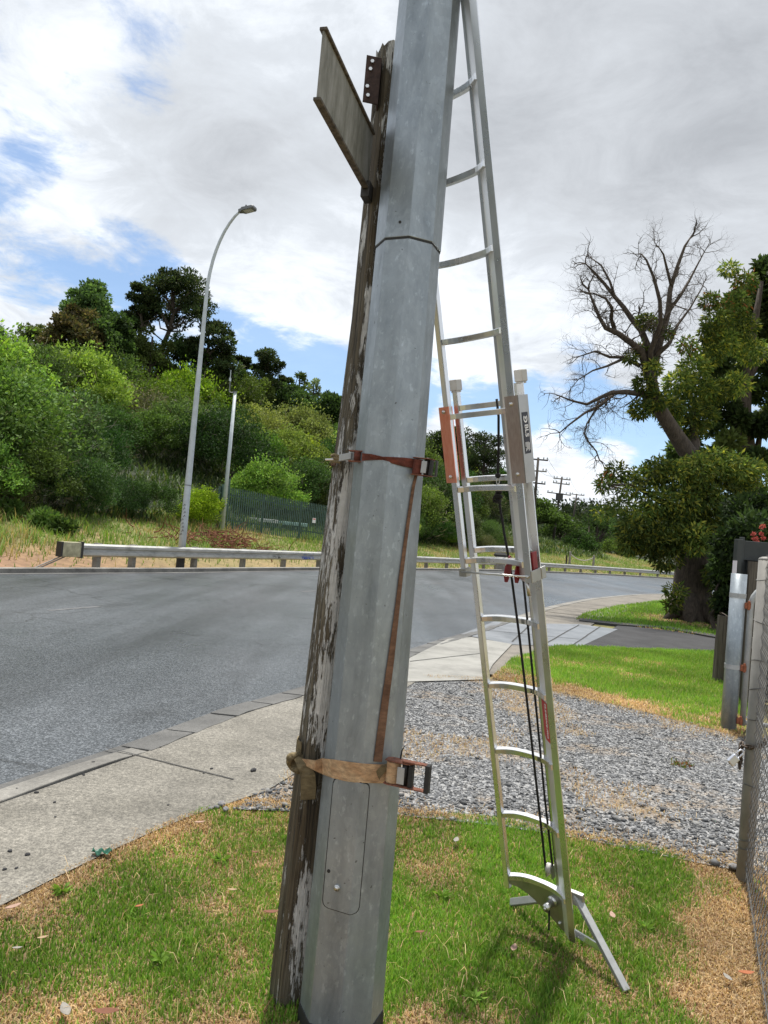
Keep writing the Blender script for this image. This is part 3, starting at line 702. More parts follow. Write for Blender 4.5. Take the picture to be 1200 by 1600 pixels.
vx = vv[..., 0] * ca - vv[..., 1] * sa; vy = vv[..., 0] * sa + vv[..., 1] * ca
V = np.stack([vx + P[:, :1], vy + P[:, 1:], vv[..., 2] + (size * .25 + .006)[:, None]], -1).reshape(-1, 3)
Fs = (IF[None] + (np.arange(n) * 12)[:, None, None]).reshape(-1, 3)
sc_ = np.array([[.085, .088, .092], [.115, .118, .122], [.155, .157, .157], [.225, .222, .212], [.06, .062, .065]])[rng.integers(0, 5, n)] * rng.uniform(.8, 1.2, (n, 1))
tag(big('gravel', V, Fs, 'gravel_stone', np.repeat(sc_, 12, 0)), kind='stuff')
# straw litter lying over the gravel edge and bare patches
P = sample(GRAVEL[:17], 60000, rng); fr = edge_d(P, GRAVEL[1:7]); k = rng.random(len(P)) < np.maximum(.85 * (1 - smooth(.0, .32, fr)), .75 * smooth(.54, .66, fbm(P, 1.2)))
e2 = edge_d(P, GRAVEL[10:15]); k |= rng.random(len(P)) < .8 * (1 - smooth(0, .45, e2)); P = P[k]
V, F_, c = blades(P, rng.uniform(.015, .045, len(P)), rng.uniform(.003, .005, len(P)), rng.uniform(.9, 1.25, len(P)), STRAW[rng.integers(0, 4, len(P))] * rng.uniform(.6, 1.05, (len(P), 1)), rng, .012)
tag(big('dry_straw', V, F_, 'grass_blade', c), kind='stuff')

def cards(P, N, L, W, rng, cols, spread=.8):
    n = len(P); d = N + rng.normal(0, spread, (n, 3)); d /= np.linalg.norm(d, axis=1)[:, None]
    r_ = rng.normal(0, 1, (n, 3)); sd_ = np.cross(d, r_); sd_ /= np.linalg.norm(sd_, axis=1)[:, None] + 1e-9; nn_ = np.cross(sd_, d)
    L = L * rng.uniform(.65, 1.3, n); W = W * rng.uniform(.7, 1.25, n)
    V = np.stack([P, P + d * (L * .5)[:, None] + sd_ * (W * .5)[:, None] + nn_ * (L * .08)[:, None], P + d * L[:, None], P + d * (L * .5)[:, None] - sd_ * (W * .5)[:, None] + nn_ * (L * .08)[:, None]], 1).reshape(-1, 3)
    F_ = (np.arange(n) * 4)[:, None] + np.arange(4)[None]
    return V, F_, np.repeat(cols, 4, 0)
def palette(n, rng, base, var=.25, tipcol=None, tipf=0.):
    c = np.array(base)[rng.integers(0, len(base), n)] * rng.uniform(1 - var, 1 + var, (n, 1))
    if tipcol is not None:
        k = rng.random(n) < tipf; c[k] = np.array(tipcol) * rng.uniform(.8, 1.2, (k.sum(), 1))
    return c
def join(parts):
    V = []; Fl = []; Cc = []; o = 0
    for v, f_, c in parts: V.append(v); Fl.append(f_ + o); Cc.append(c); o += len(v)
    return np.concatenate(V), np.concatenate(Fl), np.concatenate(Cc)
def unit(rng, n): d = rng.normal(0, 1, (n, 3)); return d / np.linalg.norm(d, axis=1)[:, None]
def clump(c, r, n, L, W, rng, base, sq=.75, var=.25, tip=None, tipf=0., up=.35, spread=.8):
    u = unit(rng, n); rr_ = r * rng.random(n) ** .28
    P = np.array(c) + u * rr_[:, None] * np.array([1, 1, sq]); k = .5 + .95 * rng.random()
    return cards(P, u * .7 + np.array([0, 0, up]), L, W, rng, palette(n, rng, base, var, tip, tipf) * k, spread)
def bush_mesh(name, seed, R, Hh, nclump, nleaf, L, W, base, tip=None, tipf=0., cr=(.17, .5), flat=.8):
    rng = np.random.default_rng(seed); parts = []
    for i in range(nclump):
        th = rng.random() * 2 * PI; ph = math.acos(rng.uniform(-.25, 1)); q = rng.uniform(.62, .95)
        c = (R * q * math.sin(ph) * math.cos(th), R * q * math.sin(ph) * math.sin(th), Hh * .5 + Hh * .5 * q * math.cos(ph))
        r = R * rng.uniform(*cr); parts.append(clump(c, r, int(nleaf // nclump * (.35 + 5 * (r / R) ** 2)), L, W, rng, base, flat, .25, tip, tipf))
    for i in range(nclump):
        th = rng.random() * 2 * PI; ph = math.acos(rng.uniform(-.1, 1)); q = rng.uniform(.95, 1.22); ns = int(nleaf / nclump * .14)
        c = np.array((R * q * math.sin(ph) * math.cos(th), R * q * math.sin(ph) * math.sin(th), Hh * .5 + Hh * .5 * q * math.cos(ph)))
        P_ = c * rng.uniform(.80, 1.04, (ns, 1)) + rng.normal(0, .09 * R, (ns, 3)); parts.append(cards(P_, unit(rng, ns) * .6 + c / np.linalg.norm(c), L, W, rng, palette(ns, rng, base, .25) * rng.uniform(.8, 1.3), .7))
    ns = 260; P_ = unit(rng, ns) * np.array([R, R, Hh * .5]) * rng.uniform(.55, 1.0, (ns, 1)) + np.array([0, 0, Hh * .5])
    parts.append(cards(P_, unit(rng, ns) * .5 + P_ / np.linalg.norm(P_, axis=1)[:, None], .75, .028, rng, palette(ns, rng, [(.16, .14, .11), (.10, .085, .065), (.22, .20, .17)]), .6))
    V, F_, c = join(parts); o = big(name, V, F_, 'bush_leaf', c); return o
def twig_cloud(mb, start, dirv, length, rad, depth, rng, wig=.35, gravity=0.):
    p = np.array(start, float); d = np.array(dirv, float); d /= np.linalg.norm(d); n = 5; pts = [p.copy()]; rs_ = [rad]
    for i in range(n):
        d = d + rng.normal(0, wig * .5, 3) + np.array([0, 0, gravity]); d /= np.linalg.norm(d); p = p + d * length / n; pts.append(p.copy()); rs_.append(rad * (1 - .75 * (i + 1) / n))
        if depth > 0 and i >= 1:
            for _ in range(1 if rng.random() < .55 else 2):
                b = d + rng.normal(0, .75, 3); twig_cloud(mb, p, b, length * rng.uniform(.45, .75), rs_[-1] * .75, depth - 1, rng, wig, gravity)
    mb.tube(pts, rs_, 4 if rad < .03 else 6, False)

BUSH = {}
def proto(key, o): BUSH[key] = o; COL.objects.unlink(o); return o
proto('bright', bush_mesh('scrub_bush', 21, 2.5, 4.4, 26, 15000, .17, .095, [(.175, .275, .034), (.24, .335, .048), (.11, .19, .026)], flat=.62))
proto('bright2', bush_mesh('scrub_bush', 22, 2.4, 3.9, 24, 15000, .15, .085, [(.20, .29, .036), (.255, .335, .048), (.14, .22, .03)], flat=.6))
proto('mid', bush_mesh('scrub_bush', 23, 2.6, 4.6, 26, 15000, .16, .09, [(.065, .12, .022), (.095, .165, .028), (.045, .085, .017)], flat=.65))
proto('dark', bush_mesh('scrub_bush', 24, 2.5, 4.4, 34, 12000, .15, .075, [(.045, .085, .02), (.065, .115, .024), (.035, .07, .017)]))
proto('olive', bush_mesh('scrub_bush', 25, 2.3, 3.5, 40, 10000, .13, .06, [(.125, .155, .045), (.165, .19, .06), (.095, .125, .04)], (.24, .2, .13), .15))
proto('brown', bush_mesh('scrub_bush', 26, 2.0, 3.4, 36, 4200, .20, .05, [(.085, .07, .045), (.12, .10, .065), (.06, .055, .03)], (.07, .09, .03), .3))
proto('near', bush_mesh('scrub_bush', 27, 2.5, 4.2, 40, 17000, .13, .075, [(.15, .25, .032), (.20, .30, .044), (.095, .175, .025)], flat=.65))
proto('near_dark', bush_mesh('scrub_bush', 28, 2.4, 4.0, 40, 15000, .12, .06, [(.05, .085, .022), (.075, .115, .03), (.11, .13, .045)], (.14, .11, .07), .12, flat=.7))
def put_bush(kind, x, y, s, rngp, sink=.55, label=None, cat='bush', group=None, zs=1., name='scrub_bush'):
    o = BUSH[kind].copy(); o.name = name; COL.objects.link(o)
    o.location = (x, y, terrain(np.array([[x, y]]))[0] - sink); o.rotation_euler = (0, 0, rngp.uniform(0, 6.28)); o.scale = (s, s, s * zs)
    return tag(o, label, cat, group)
LAB = {'near': ('leafy bright green bush at the front of the scrub beyond the guardrail end', 'bright bushes at the front of the scrub'), 'near_dark': ('dark twiggy bush with sparse pale leaves at the front of the scrub', 'dark bushes at the front of the scrub'), 'bright': ('broadleaf scrub bush with bright green leaves on the slope across the road', 'bright green bushes on the hillside'),
       'bright2': ('yellow-green scrub bush with small leaves on the slope across the road', 'yellow-green bushes on the hillside'),
       'mid': ('mid-green rounded scrub bush on the slope across the road', 'mid-green bushes on the hillside'),
       'dark': ('dark green scrub bush standing on the slope across the road', 'dark green bushes on the hillside'),
       'olive': ('dull olive scrub bush with fine pale leaves on the slope across the road', 'olive bushes on the hillside'),
       'brown': ('half-dead brown scrub bush on the slope across the road', 'brown half-dead bushes on the hillside')}
rp = random.Random(8)
yy = 16.
while yy < 118:
    step = 3.9 + .016 * yy * 1.6; xx = -62.
    while xx < 46:
        x, y = xx + rp.uniform(-.9, .9), yy + rp.uniform(-.9, .9); xx += step
        d0 = polydist(np.array([[x, y]]), RAIL)[0][0]; z = terrain(np.array([[x, y]]))[0]
        u, v_, dz = PX((x, y, z + 2))
        if dz < 5 or u < -110 or u > 1150 or d0 < 6.6 or d0 > 43: continue
        if (x > 6 and d0 < 10.5) or u > 800: continue
        if 255 < u < 560 and (d0 < 9.6 or dz < 45): continue
        if 180 < u < 330 and dz < 30: continue
        if 395 < u < 640 and y > 80 and rp.random() < .3: continue
        s = rp.uniform(.6, 1.25) * (1.0 + .0042 * y)
        if d0 < 9: kind = rp.choices(['mid', 'dark', 'olive', 'bright', 'brown'], [5, 3, 1.2, 4, .8])[0]
        elif u > 640: kind = rp.choices(['mid', 'dark', 'olive', 'bright', 'brown'], [4, 4, 2, 2, .4])[0]
        else: kind = rp.choices(['bright', 'bright2', 'mid', 'dark', 'olive', 'brown'], [6, 4, 5, 1.6, 1.2, .7])[0]
        if dz < 31: kind = 'near' if (d0 > 8.5 and u < 60) or rp.random() < .3 else rp.choice(['near_dark', 'near_dark', 'mid', 'dark'])
        if d0 > 34: kind = rp.choices(['mid', 'dark', 'olive', 'bright'], [3, 2, 3, 1])[0]
        put_bush(kind, x, y, s, rp, label=LAB[kind][0], group=LAB[kind][1])
    yy += step * .88
for t_ in np.arange(0, 62, 1.5):       # low front edge of the scrub
    q_ = offset(railD, -(6.1 + rp.uniform(0, 1.3))); q_ = q_[min(len(q_) - 1, int(t_ / 1.0) + 8)]
    u, v_, dz = PX((*q_, terrain(q_[None])[0] + 1))
    if u > 790 or u < -80 or 325 < u < 545: continue
    kind = rp.choices(['dark', 'mid', 'olive', 'bright'], [3, 4, 1, 2])[0]
    put_bush(kind, q_[0], q_[1], rp.uniform(.38, .72), rp, .3, LAB[kind][0], 'bush', LAB[kind][1])
# ---- trees on the ridge
def limb(mb, pts, r0, r1, n=7):
    k = len(pts); mb.tube(pts, [r0 + (r1 - r0) * i / (k - 1) for i in range(k)], n)
def wiggle(a, b, rng, k=5, amp=.06):
    a, b = np.array(a, float), np.array(b, float); L = np.linalg.norm(b - a); out = []
    for i in range(k + 1): out.append(a + (b - a) * i / k + (rng.normal(0, amp * L, 3) * (0 < i < k)))
    return out
def dome_tree(px, base_y, top_y, Dp, wpx, base, seed, label, group=None, n=9000, L=.34, W=.2, name='dense_tree', tall=1.0, ncl=40, lowq=-.3):
    rng = np.random.default_rng(seed); tp = D(px, top_y, Dp); bt = D(px, base_y, Dp); zg = terrain(np.array([[bt[0], bt[1]]]))[0]
    top = tp[2]; x, y = bt[0], bt[1]; R = wpx / FPX * Dp / 2; zb = min(zg + 1., bt[2]); Hc = (top - bt[2])
    root = thing(name, (x, y, zg), label, 'tree', group)
    m = MB(); limb(m, [(x, y, zg - .5), (x, y, bt[2]), (x, y, bt[2] + Hc * .7)], .05 * Hc, .015 * Hc); 
    parts = []
    for i in range(ncl):
        th = rng.random() * 2 * PI; cz = rng.uniform(lowq, 1); q = rng.uniform(.55, .95); rad = math.sqrt(max(0, 1 - (max(cz, 0) ** 1.6)))
        c = (x + R * q * rad * math.cos(th), y + R * q * rad * math.sin(th), bt[2] + Hc * (.42 + .5 * cz * q))
        parts.append(clump(c, R * rng.uniform(.2, .36), n // ncl, L, W, rng, base, .7))
        if i % 4 == 0: limb(m, wiggle((x, y, bt[2] + Hc * .2), c, rng, 4), .02 * Hc, .006 * Hc, 5)
    V, F_, c = join(parts); V -= np.array([x, y, zg]); o = big('crown', V, F_, 'tree_leaf', c, root)
    part(root, m, 'trunk', 'bark'); return root
def pad_tree(px, base_y, top_y, Dp, wpx, seed, label, base=((.028, .048, .018), (.042, .066, .024), (.06, .075, .03)), n=7000, pads=22, lean=0., name='pine_tree', group=None, low=.35, L=.30, thick=.34):
    rng = np.random.default_rng(seed); tp = D(px, top_y, Dp); bt = D(px, base_y, Dp); zg = terrain(np.array([[bt[0], bt[1]]]))[0]
    x, y = bt[0], bt[1]; R = wpx / FPX * Dp / 2; zb = min(zg, bt[2]); Ht = tp[2] - bt[2]
    root = thing(name, (x, y, zg), label, 'tree', group); m = MB(); parts = []
    trunk = [np.array((x, y, zb - .5))] + [np.array((x + lean * R * t + rng.normal(0, .03 * R), y + rng.normal(0, .03 * R), bt[2] + Ht * t)) for t in (.15, .35, .55, .75, .93)]
    limb(m, trunk, .034 * Ht, .008 * Ht, 7)
    for i in range(pads):
        t = rng.uniform(low, 1) ** .8; th = rng.random() * 2 * PI; q = rng.uniform(.25, 1) * (1.05 - .55 * t ** 2)
        c = np.array((x + lean * R * t + R * q * math.cos(th), y + R * q * math.sin(th), bt[2] + Ht * (t * .93 + .03)))
        j = min(4, max(1, int(t * 5 - .6))); limb(m, wiggle(trunk[j], c, rng, 4, .07), .011 * Ht, .003 * Ht, 5)
        parts.append(clump(c, R * rng.uniform(.2, thick), n // pads, L, L * .45, rng, base, .45, .3, up=.5))
    V, F_, c = join(parts); V -= np.array([x, y, zg]); big('crown', V, F_, 'tree_leaf', c, root); part(root, m, 'trunk', 'bark'); return root
DG = [(.05, .09, .028), (.07, .12, .034), (.04, .075, .022)]
dome_tree(133, 560, 425, 62, 105, [(.075, .135, .045), (.10, .17, .05), (.06, .11, .035)], 31, 'tall broad dark green tree with rounded top, leftmost on the ridge', n=9000)
dome_tree(112, 570, 475, 58, 95, [(.085, .075, .032), (.115, .09, .04), (.06, .065, .026)], 32, 'brownish green bushy tree in front of the leftmost tall ridge tree', n=7000, name='brown_tree')
dome_tree(168, 570, 480, 60, 80, DG, 33, 'dark tree filling the gap right of the brownish ridge tree', n=6000)
pad_tree(212, 560, 442, 64, 62, 34, 'dark pine with upright trunk between the rounded tree and the spreading pine', lean=.1, pads=20, low=.3)
pad_tree(250, 565, 425, 66, 150, 35, 'tall spreading pine with flat foliage layers and bare forked limbs on the ridge', n=11000, pads=34, lean=.25, low=.42)
pad_tree(318, 600, 500, 66, 95, 36, 'low wide dark conifer on the ridge behind the street lamp', n=8000, pads=26, low=.1, thick=.42)
pad_tree(372, 620, 552, 72, 40, 37, 'small dark conifer right of the street lamp on the ridge', n=3000, pads=14, low=.1)
pad_tree(415, 630, 548, 74, 66, 38, 'dark pine with thick layered crown where the ridge steps down', n=6000, pads=22, low=.15, thick=.4)
pad_tree(440, 630, 582, 76, 38, 39, 'small dark conifer beside the layered ridge pine', n=3000, pads=14, low=.1)
dome_tree(464, 640, 568, 78, 34, [(.10, .15, .05), (.13, .18, .07)], 40, 'thin pale green sapling with sparse leaves on the ridge', n=700, name='thin_tree', ncl=14)
dome_tree(487, 640, 588, 80, 30, [(.12, .16, .08), (.15, .19, .10)], 41, 'wispy pale grey-green tree nearest the leaning timber post on the ridge', n=420, name='thin_tree', ncl=12)
dome_tree(515, 680, 612, 78, 70, DG, 42, 'dark rounded tree on the ridge beside the timber post', n=5000)
dome_tree(548, 690, 628, 84, 80, DG, 142, 'dark tree on the ridge hidden mostly behind the timber post', n=4000)
for i_, (px_, by_, ty_, Dp_, w_) in enumerate(((62, 580, 492, 60, 80), (92, 580, 500, 61, 70), (150, 580, 492, 63, 80), (188, 580, 480, 63, 70), (232, 590, 498, 64, 80), (282, 600, 515, 66, 80), (335, 610, 540, 68, 70), (362, 620, 570, 70, 60), (398, 630, 582, 72, 60), (450, 640, 598, 76, 70), (492, 660, 618, 78, 60))):
    dome_tree(px_, by_, ty_, Dp_, w_, [(.10, .14, .04), (.135, .175, .05)] if i_ in (0, 1, 2, 4, 8) else DG, 300 + i_, 'dark bushy tree filling the tree line along the ridge', 'dark bushy trees along the ridge', n=4200, ncl=26, L=.26, W=.15, lowq=-.7)
dome_tree(700, 760, 655, 92, 90, [(.028, .045, .016), (.04, .06, .02)], 43, 'dark tree on the ridge just right of the steel pole', n=7000)
pad_tree(752, 770, 678, 88, 90, 44, 'dark rounded pine seen through the ladder rungs', n=9000, pads=36, low=.05, thick=.45)
dome_tree(800, 800, 742, 95, 70, DG, 45, 'dark bushy tree behind the right ladder rails', n=5000)
dome_tree(838, 830, 775, 92, 70, [(.06, .10, .025), (.08, .13, .03)], 46, 'mid-green tree at the foot of the nearest power pole', n=5000)
dome_tree(875, 850, 800, 112, 60, [(.055, .095, .025), (.075, .12, .03)], 47, 'mid-green tree between the two farther power poles', n=4000)
dome_tree(905, 875, 828, 84, 56, [(.03, .065, .016), (.045, .09, .02)], 48, 'compact dark green bush behind the rope barrier', n=5500, name='round_bush', L=.22, W=.13, lowq=-.8)
dome_tree(930, 875, 792, 125, 70, DG, 49, 'dark tree right of the farthest power pole', n=4500)
dome_tree(960, 885, 835, 88, 60, [(.07, .11, .025), (.09, .14, .03)], 50, 'bright low bush near the right end of the guardrail', n=4500, name='round_bush', L=.22, W=.13, lowq=-.8)
dome_tree(985, 880, 800, 118, 80, DG, 51, 'dark background tree left of the big flowering tree', n=4500)
dome_tree(1030, 890, 810, 95, 90, [(.05, .085, .02), (.07, .11, .03)], 52, 'green background tree behind the big trunk', n=4500)
# far woodland on the distant ridge: one mass
rngw = np.random.default_rng(77); parts = []
for i in range(420):
    x, y = rngw.uniform(10, 150), rngw.uniform(135, 240); z = terrain(np.array([[x, y]]))[0]
    r = rngw.uniform(2.5, 5); b_ = np.array([(.022, .036, .018), (.032, .05, .022), (.045, .06, .025)]) * rngw.uniform(.7, 1.3)
    parts.append(clump((x, y, z + r * .6), r, 110, 1.0, .6, rngw, b_, 1.0))
V, F_, c = join(parts); tag(big('far_woodland', V, F_, 'tree_leaf', c), kind='stuff')
# ------------------------------------------------------------------ steel pole
PCX, PCY = .003, 2.60
def prad(z):
    return np.interp(z, [-.2, 0, 1.6, 2.66], [.146, .1435, .1268, .1145])
def octo(z, r, y0=PCY):
    return [(PCX + r * math.cos(-PI / 2 + PI / 4 * k), y0 + r * math.sin(-PI / 2 + PI / 4 * k), z) for k in range(8)]
def front(x, z, off=0.):        # y of the pole's front outline at lateral x
    R = prad(z) + off; a = abs(x - PCX); q = R * math.sqrt(.5)
    if a <= q: return PCY - (R + (q - R) * a / q)
    return PCY - q * max(0, (R - a) / (R - q))
def onpole(px, py, off=.0):
    Y = 2.5
    for _ in range(6):
        p = D(px, py, Y); Y = front(p[0], p[2], off)
    return D(px, py, Y)
pole = thing('steel_pole', (PCX, PCY, 0), 'tall tapered octagonal galvanised steel pole leaning over the verge beside the timber post', 'pole')
m = MB(); zs = [-.035, .3, .8, 1.6, 2.3, 2.68]; m.loft([octo(z, prad(z)) for z in zs]); part(pole, m, 'lower_shaft', 'galvanised', bevel=.002)
m = MB(); m.loft([octo(z, r) for z, r in ((2.635, .1185), (3.2, .1145), (4.5, .104), (9., .07))]); part(pole, m, 'upper_shaft', 'galvanised', bevel=.002)
m = MB(); m.loft([octo(z, r) for z, r in ((2.628, .1165), (2.637, .1165))]); part(pole, m, 'joint_gap', 'black_coat')
m = MB(); rr = random.Random(2)
m.loft([octo(-.35, .152), octo(-.045, .1485), octo(-.022, .1470)]); part(pole, m, 'base_collar', 'black_coat', bevel=.003)
def door(grow, off, t):
    z0, z1, xl, xr, rc = .36 - grow, .785 + grow, -.0985 - grow, .029 + grow, .022
    rows = []
    zz = [z0, z0 + .004, z0 + .010, z0 + rc, (z0 + z1) / 2, z1 - rc, z1 - .010, z1 - .004, z1]
    for z in zz:
        dzr = max(0, max(z0 + rc - z, z - z1 + rc)); ins = rc - math.sqrt(max(0, rc * rc - dzr * dzr))
        a, b = xl + ins + .006, xr - ins; tilt = 0
        xs = [a, a + (0 - a) * .10, a * .66, a * .33, -.008, 0, .008, b * .7, b]
        rows.append(([(PCX + x, front(PCX + x, z, off + t), z) for x in xs], [(PCX + x, front(PCX + x, z, off - .004), z) for x in xs]))
    m = MB(); k = len(rows[0][0]); vs = [p for r in rows for p in r[0]] + [p for r in rows for p in r[1]]; nn = len(rows) * k; fs = []
    for i in range(len(rows) - 1):
        for j in range(k - 1):
            a = i * k + j; fs += [(a, a + 1, a + k + 1, a + k), (nn + a, nn + a + k, nn + a + k + 1, nn + a + 1)]
    loop = [j for j in range(k)] + [i * k + k - 1 for i in range(1, len(rows))] + [(len(rows) - 1) * k + j for j in range(k - 2, -1, -1)] + [i * k for i in range(len(rows) - 2, 0, -1)]
    for a, b in zip(loop, loop[1:] + loop[:1]): fs.append((a, b, nn + b, nn + a))
    return m.add(vs, fs)
part(pole, door(.0026, .0, .0010), 'door_seam', 'black_coat')
dr = part(pole, door(0, .0, .0032), 'access_door', 'galvanised', bevel=.001)
p = onpole(527, 1387, .003); m = MB(); m.tube([p + np.array([0, .004, 0]), p + np.array([-.002, -.006, 0])], [.011, .010], 12); m.sphere(p + np.array([-.002, -.007, 0]), .008, 10, 6, (1, .6, 1))
local(pole, m); m.build('screw', 'steel_bolt', dr, smooth=True)
p = onpole(514, 1361, .0033); m = MB(); m.tube([p + np.array([0, .004, 0]), p + np.array([-.001, -.0012, 0])], .006, 12); local(pole, m); m.build('screw_hole', 'black_coat', dr)
p = onpole(625, 347, .004); m = MB(); m.tube([p + np.array([0, .01, 0]), p + np.array([0, -.002, 0])], .005, 10); part(pole, m, 'bolt_hole', 'black_coat')

# ------------------------------------------------------------------ timber post with its old street sign
rngp = np.random.default_rng(4)
wc = [(-.12, -.190, 2.722), (.0, -.190, 2.722), (.8, -.168, 2.722), (1.58, -.146, 2.725), (2.4, -.116, 2.74), (2.9, -.113, 2.745), (3.44, -.116, 2.75)]
def wctr(z): return np.array([np.interp(z, [q[0] for q in wc], [q[1] for q in wc]), np.interp(z, [q[0] for q in wc], [q[2] for q in wc])])
def wring(z, grow=0., n=24, jit=True):
    c = wctr(z); R = np.interp(z, [0, 3.4], [.068, .063]) + grow; out = []
    for k in range(n):
        a = 2 * PI * k / n; e_ = 4.5; cx, sx_ = math.cos(a), math.sin(a)
        r = 1 / (abs(cx) ** e_ + abs(sx_) ** e_) ** (1 / e_); a2 = a + math.radians(28)
        j = (1 + .022 * math.sin(7 * a + z * 2.2) + .018 * math.sin(13 * a - z * 3.7)) if jit else 1
        out.append((c[0] + R * r * j * .93 * math.cos(a2), c[1] + R * r * j * .93 * math.sin(a2), z))
    return out
post = thing('timber_post', (-.19, 2.722, 0), 'old leaning square timber post with flaking white paint strapped behind the steel pole', 'post')
m = MB(); rings = [wring(z) for z in np.linspace(-.12, 3.40, 40)]
top = wring(3.445); top = [(x, y, z + .012 * math.sin(k * 2.1)) for k, (x, y, z) in enumerate(top)]
m.loft(rings + [top]); part(post, m, 'shaft', 'flaked_wood', smooth=False)
A, B_ = np.array([-.165, 2.665, 0]), np.array([-.302, 2.12, 0]); dv = (B_ - A) / np.linalg.norm(B_ - A); nv = np.array([dv[1], -dv[0], 0]); zv = np.array([0, 0, 1.])
sgn = thing('street_sign', (-.17, 2.63, 2.97), 'blank back of a weathered street name sign fixed high on the timber post', 'sign')
mid_ = (A + B_) / 2; hl = np.linalg.norm(B_ - A) / 2
m = MB(); m.obox(mid_ + zv * 2.972, dv * hl, nv * .003, zv * .103); part(sgn, m, 'blade', 'sign_back')
for zz in (2.866, 3.078):
    m = MB(); m.obox(mid_ + zv * zz + dv * .002, dv * (hl + .002), nv * .012, zv * .005); part(sgn, m, 'edge_lip', 'old_timber', bevel=.002)
m = MB(); m.obox(A + dv * .0 + zv * 2.86, dv * .03, nv * .016, zv * .03); part(sgn, m, 'bracket', 'dark_steel', bevel=.002)
brk = thing('steel_bracket', (-.187, 2.66, 3.25), 'short dark rusty steel bracket with four bolts beside the timber post top', 'bracket')
m = MB(); c0 = (D(581, 125, 2.66)); ax = np.array([.98, .2, 0]); 
m.obox(c0, ax * .027, np.array([-.2, .98, 0]) * .003, zv * .088); m.obox(c0 + ax * .027 + np.array([0, .02, 0]), ax * .003, np.array([0, 1, 0]) * .024, zv * .088); part(brk, m, 'plate', 'rust_dark', bevel=.001)
for px_, py_ in ((582, 97), (579, 109), (574, 136), (575, 150)):
    p = D(px_, py_, 2.655); m = MB(); m.tube([p + np.array([0, .012, 0]), p - np.array([0, .008, 0])], .007, 6); part(brk, m, 'bolt', 'steel_bolt')

# ------------------------------------------------------------------ ratchet straps
def ribbon(m, pts, hw, nrm=None, t=.003, ups=None):
    pts = [np.asarray(p, float) for p in pts]; n = len(pts); rings = []
    if not hasattr(hw, '__len__'): hw = [hw] * n
    for i in range(n):
        tg = pts[min(i + 1, n - 1)] - pts[max(i - 1, 0)]; tg /= np.linalg.norm(tg)
        up = np.array([0, 0, 1.]) if ups is None else np.asarray(ups[i], float); up = up - tg * (up @ tg); up /= np.linalg.norm(up); nr = np.cross(tg, up)
        p = pts[i]; rings.append([p + up * hw[i] + nr * t / 2, p - up * hw[i] + nr * t / 2, p - up * hw[i] - nr * t / 2, p + up * hw[i] - nr * t / 2])
    return m.loft(rings)
def hull_back(z, off):          # round the far side of pole and post, right to left
    R = prad(z) + off
    pts = [(PCX + R * math.cos(a), PCY + R * math.sin(a)) for a in (math.radians(-20), math.radians(20), math.radians(50), math.radians(78))]
    c = wctr(z); r = .073 + off
    pts += [(c[0] + r * math.cos(a), c[1] + r * math.sin(a)) for a in (math.radians(80), math.radians(120), math.radians(165), math.radians(195), math.radians(225))]
    return [np.array((x, y, z)) for x, y in pts]
ls = thing('lower_ratchet_strap', (.02, 2.46, .8), 'broad faded orange ratchet strap knotted round post and pole at knee height', 'ratchet strap')
ls.name = 'ratchet_strap'
m = MB()
fr_ = [onpole(x, y, .004) for x, y in ((503, 1197), (520, 1201), (540, 1205), (555, 1207), (570, 1208), (590, 1209), (603, 1209))]
left = [D(466, 1189, 2.655), D(480, 1192, 2.632), D(493, 1196, 2.585)]
ribbon(m, left + fr_, [.009, .012, .018, .026, .030, .032, .032, .031, .031, .031]); part(ls, m, 'webbing', 'strap_tan')
m = MB(); hb = hull_back(.82, .004); ribbon(m, hb, [.024] * len(hb)); part(ls, m, 'webbing', 'strap_olive')
kc = D(461, 1191, 2.66); m = MB()
for r_, ph in ((.020, 0), (.016, 1.3), (.018, 2.5)):
    pts = [kc + np.array([.022 * math.cos(a + ph) * (1.0 if r_ > .017 else .7), .018 * math.sin(2 * a + ph), .026 * math.sin(a)]) for a in np.linspace(0, 2 * PI, 15)]
    m.tube(pts, [.011] * 15, 7)
part(ls, m, 'knot', 'strap_olive', smooth=True)
m = MB(); tl = [D(x, y, d_) for x, y, d_ in ((463, 1184, 2.645), (474, 1197, 2.628), (481, 1212, 2.624), (482, 1230, 2.626), (481, 1249, 2.63))]
ribbon(m, tl, [.010, .020, .026, .027, .026], ups=[(1, .25, 0)] * 5); part(ls, m, 'loose_tail', 'strap_olive')
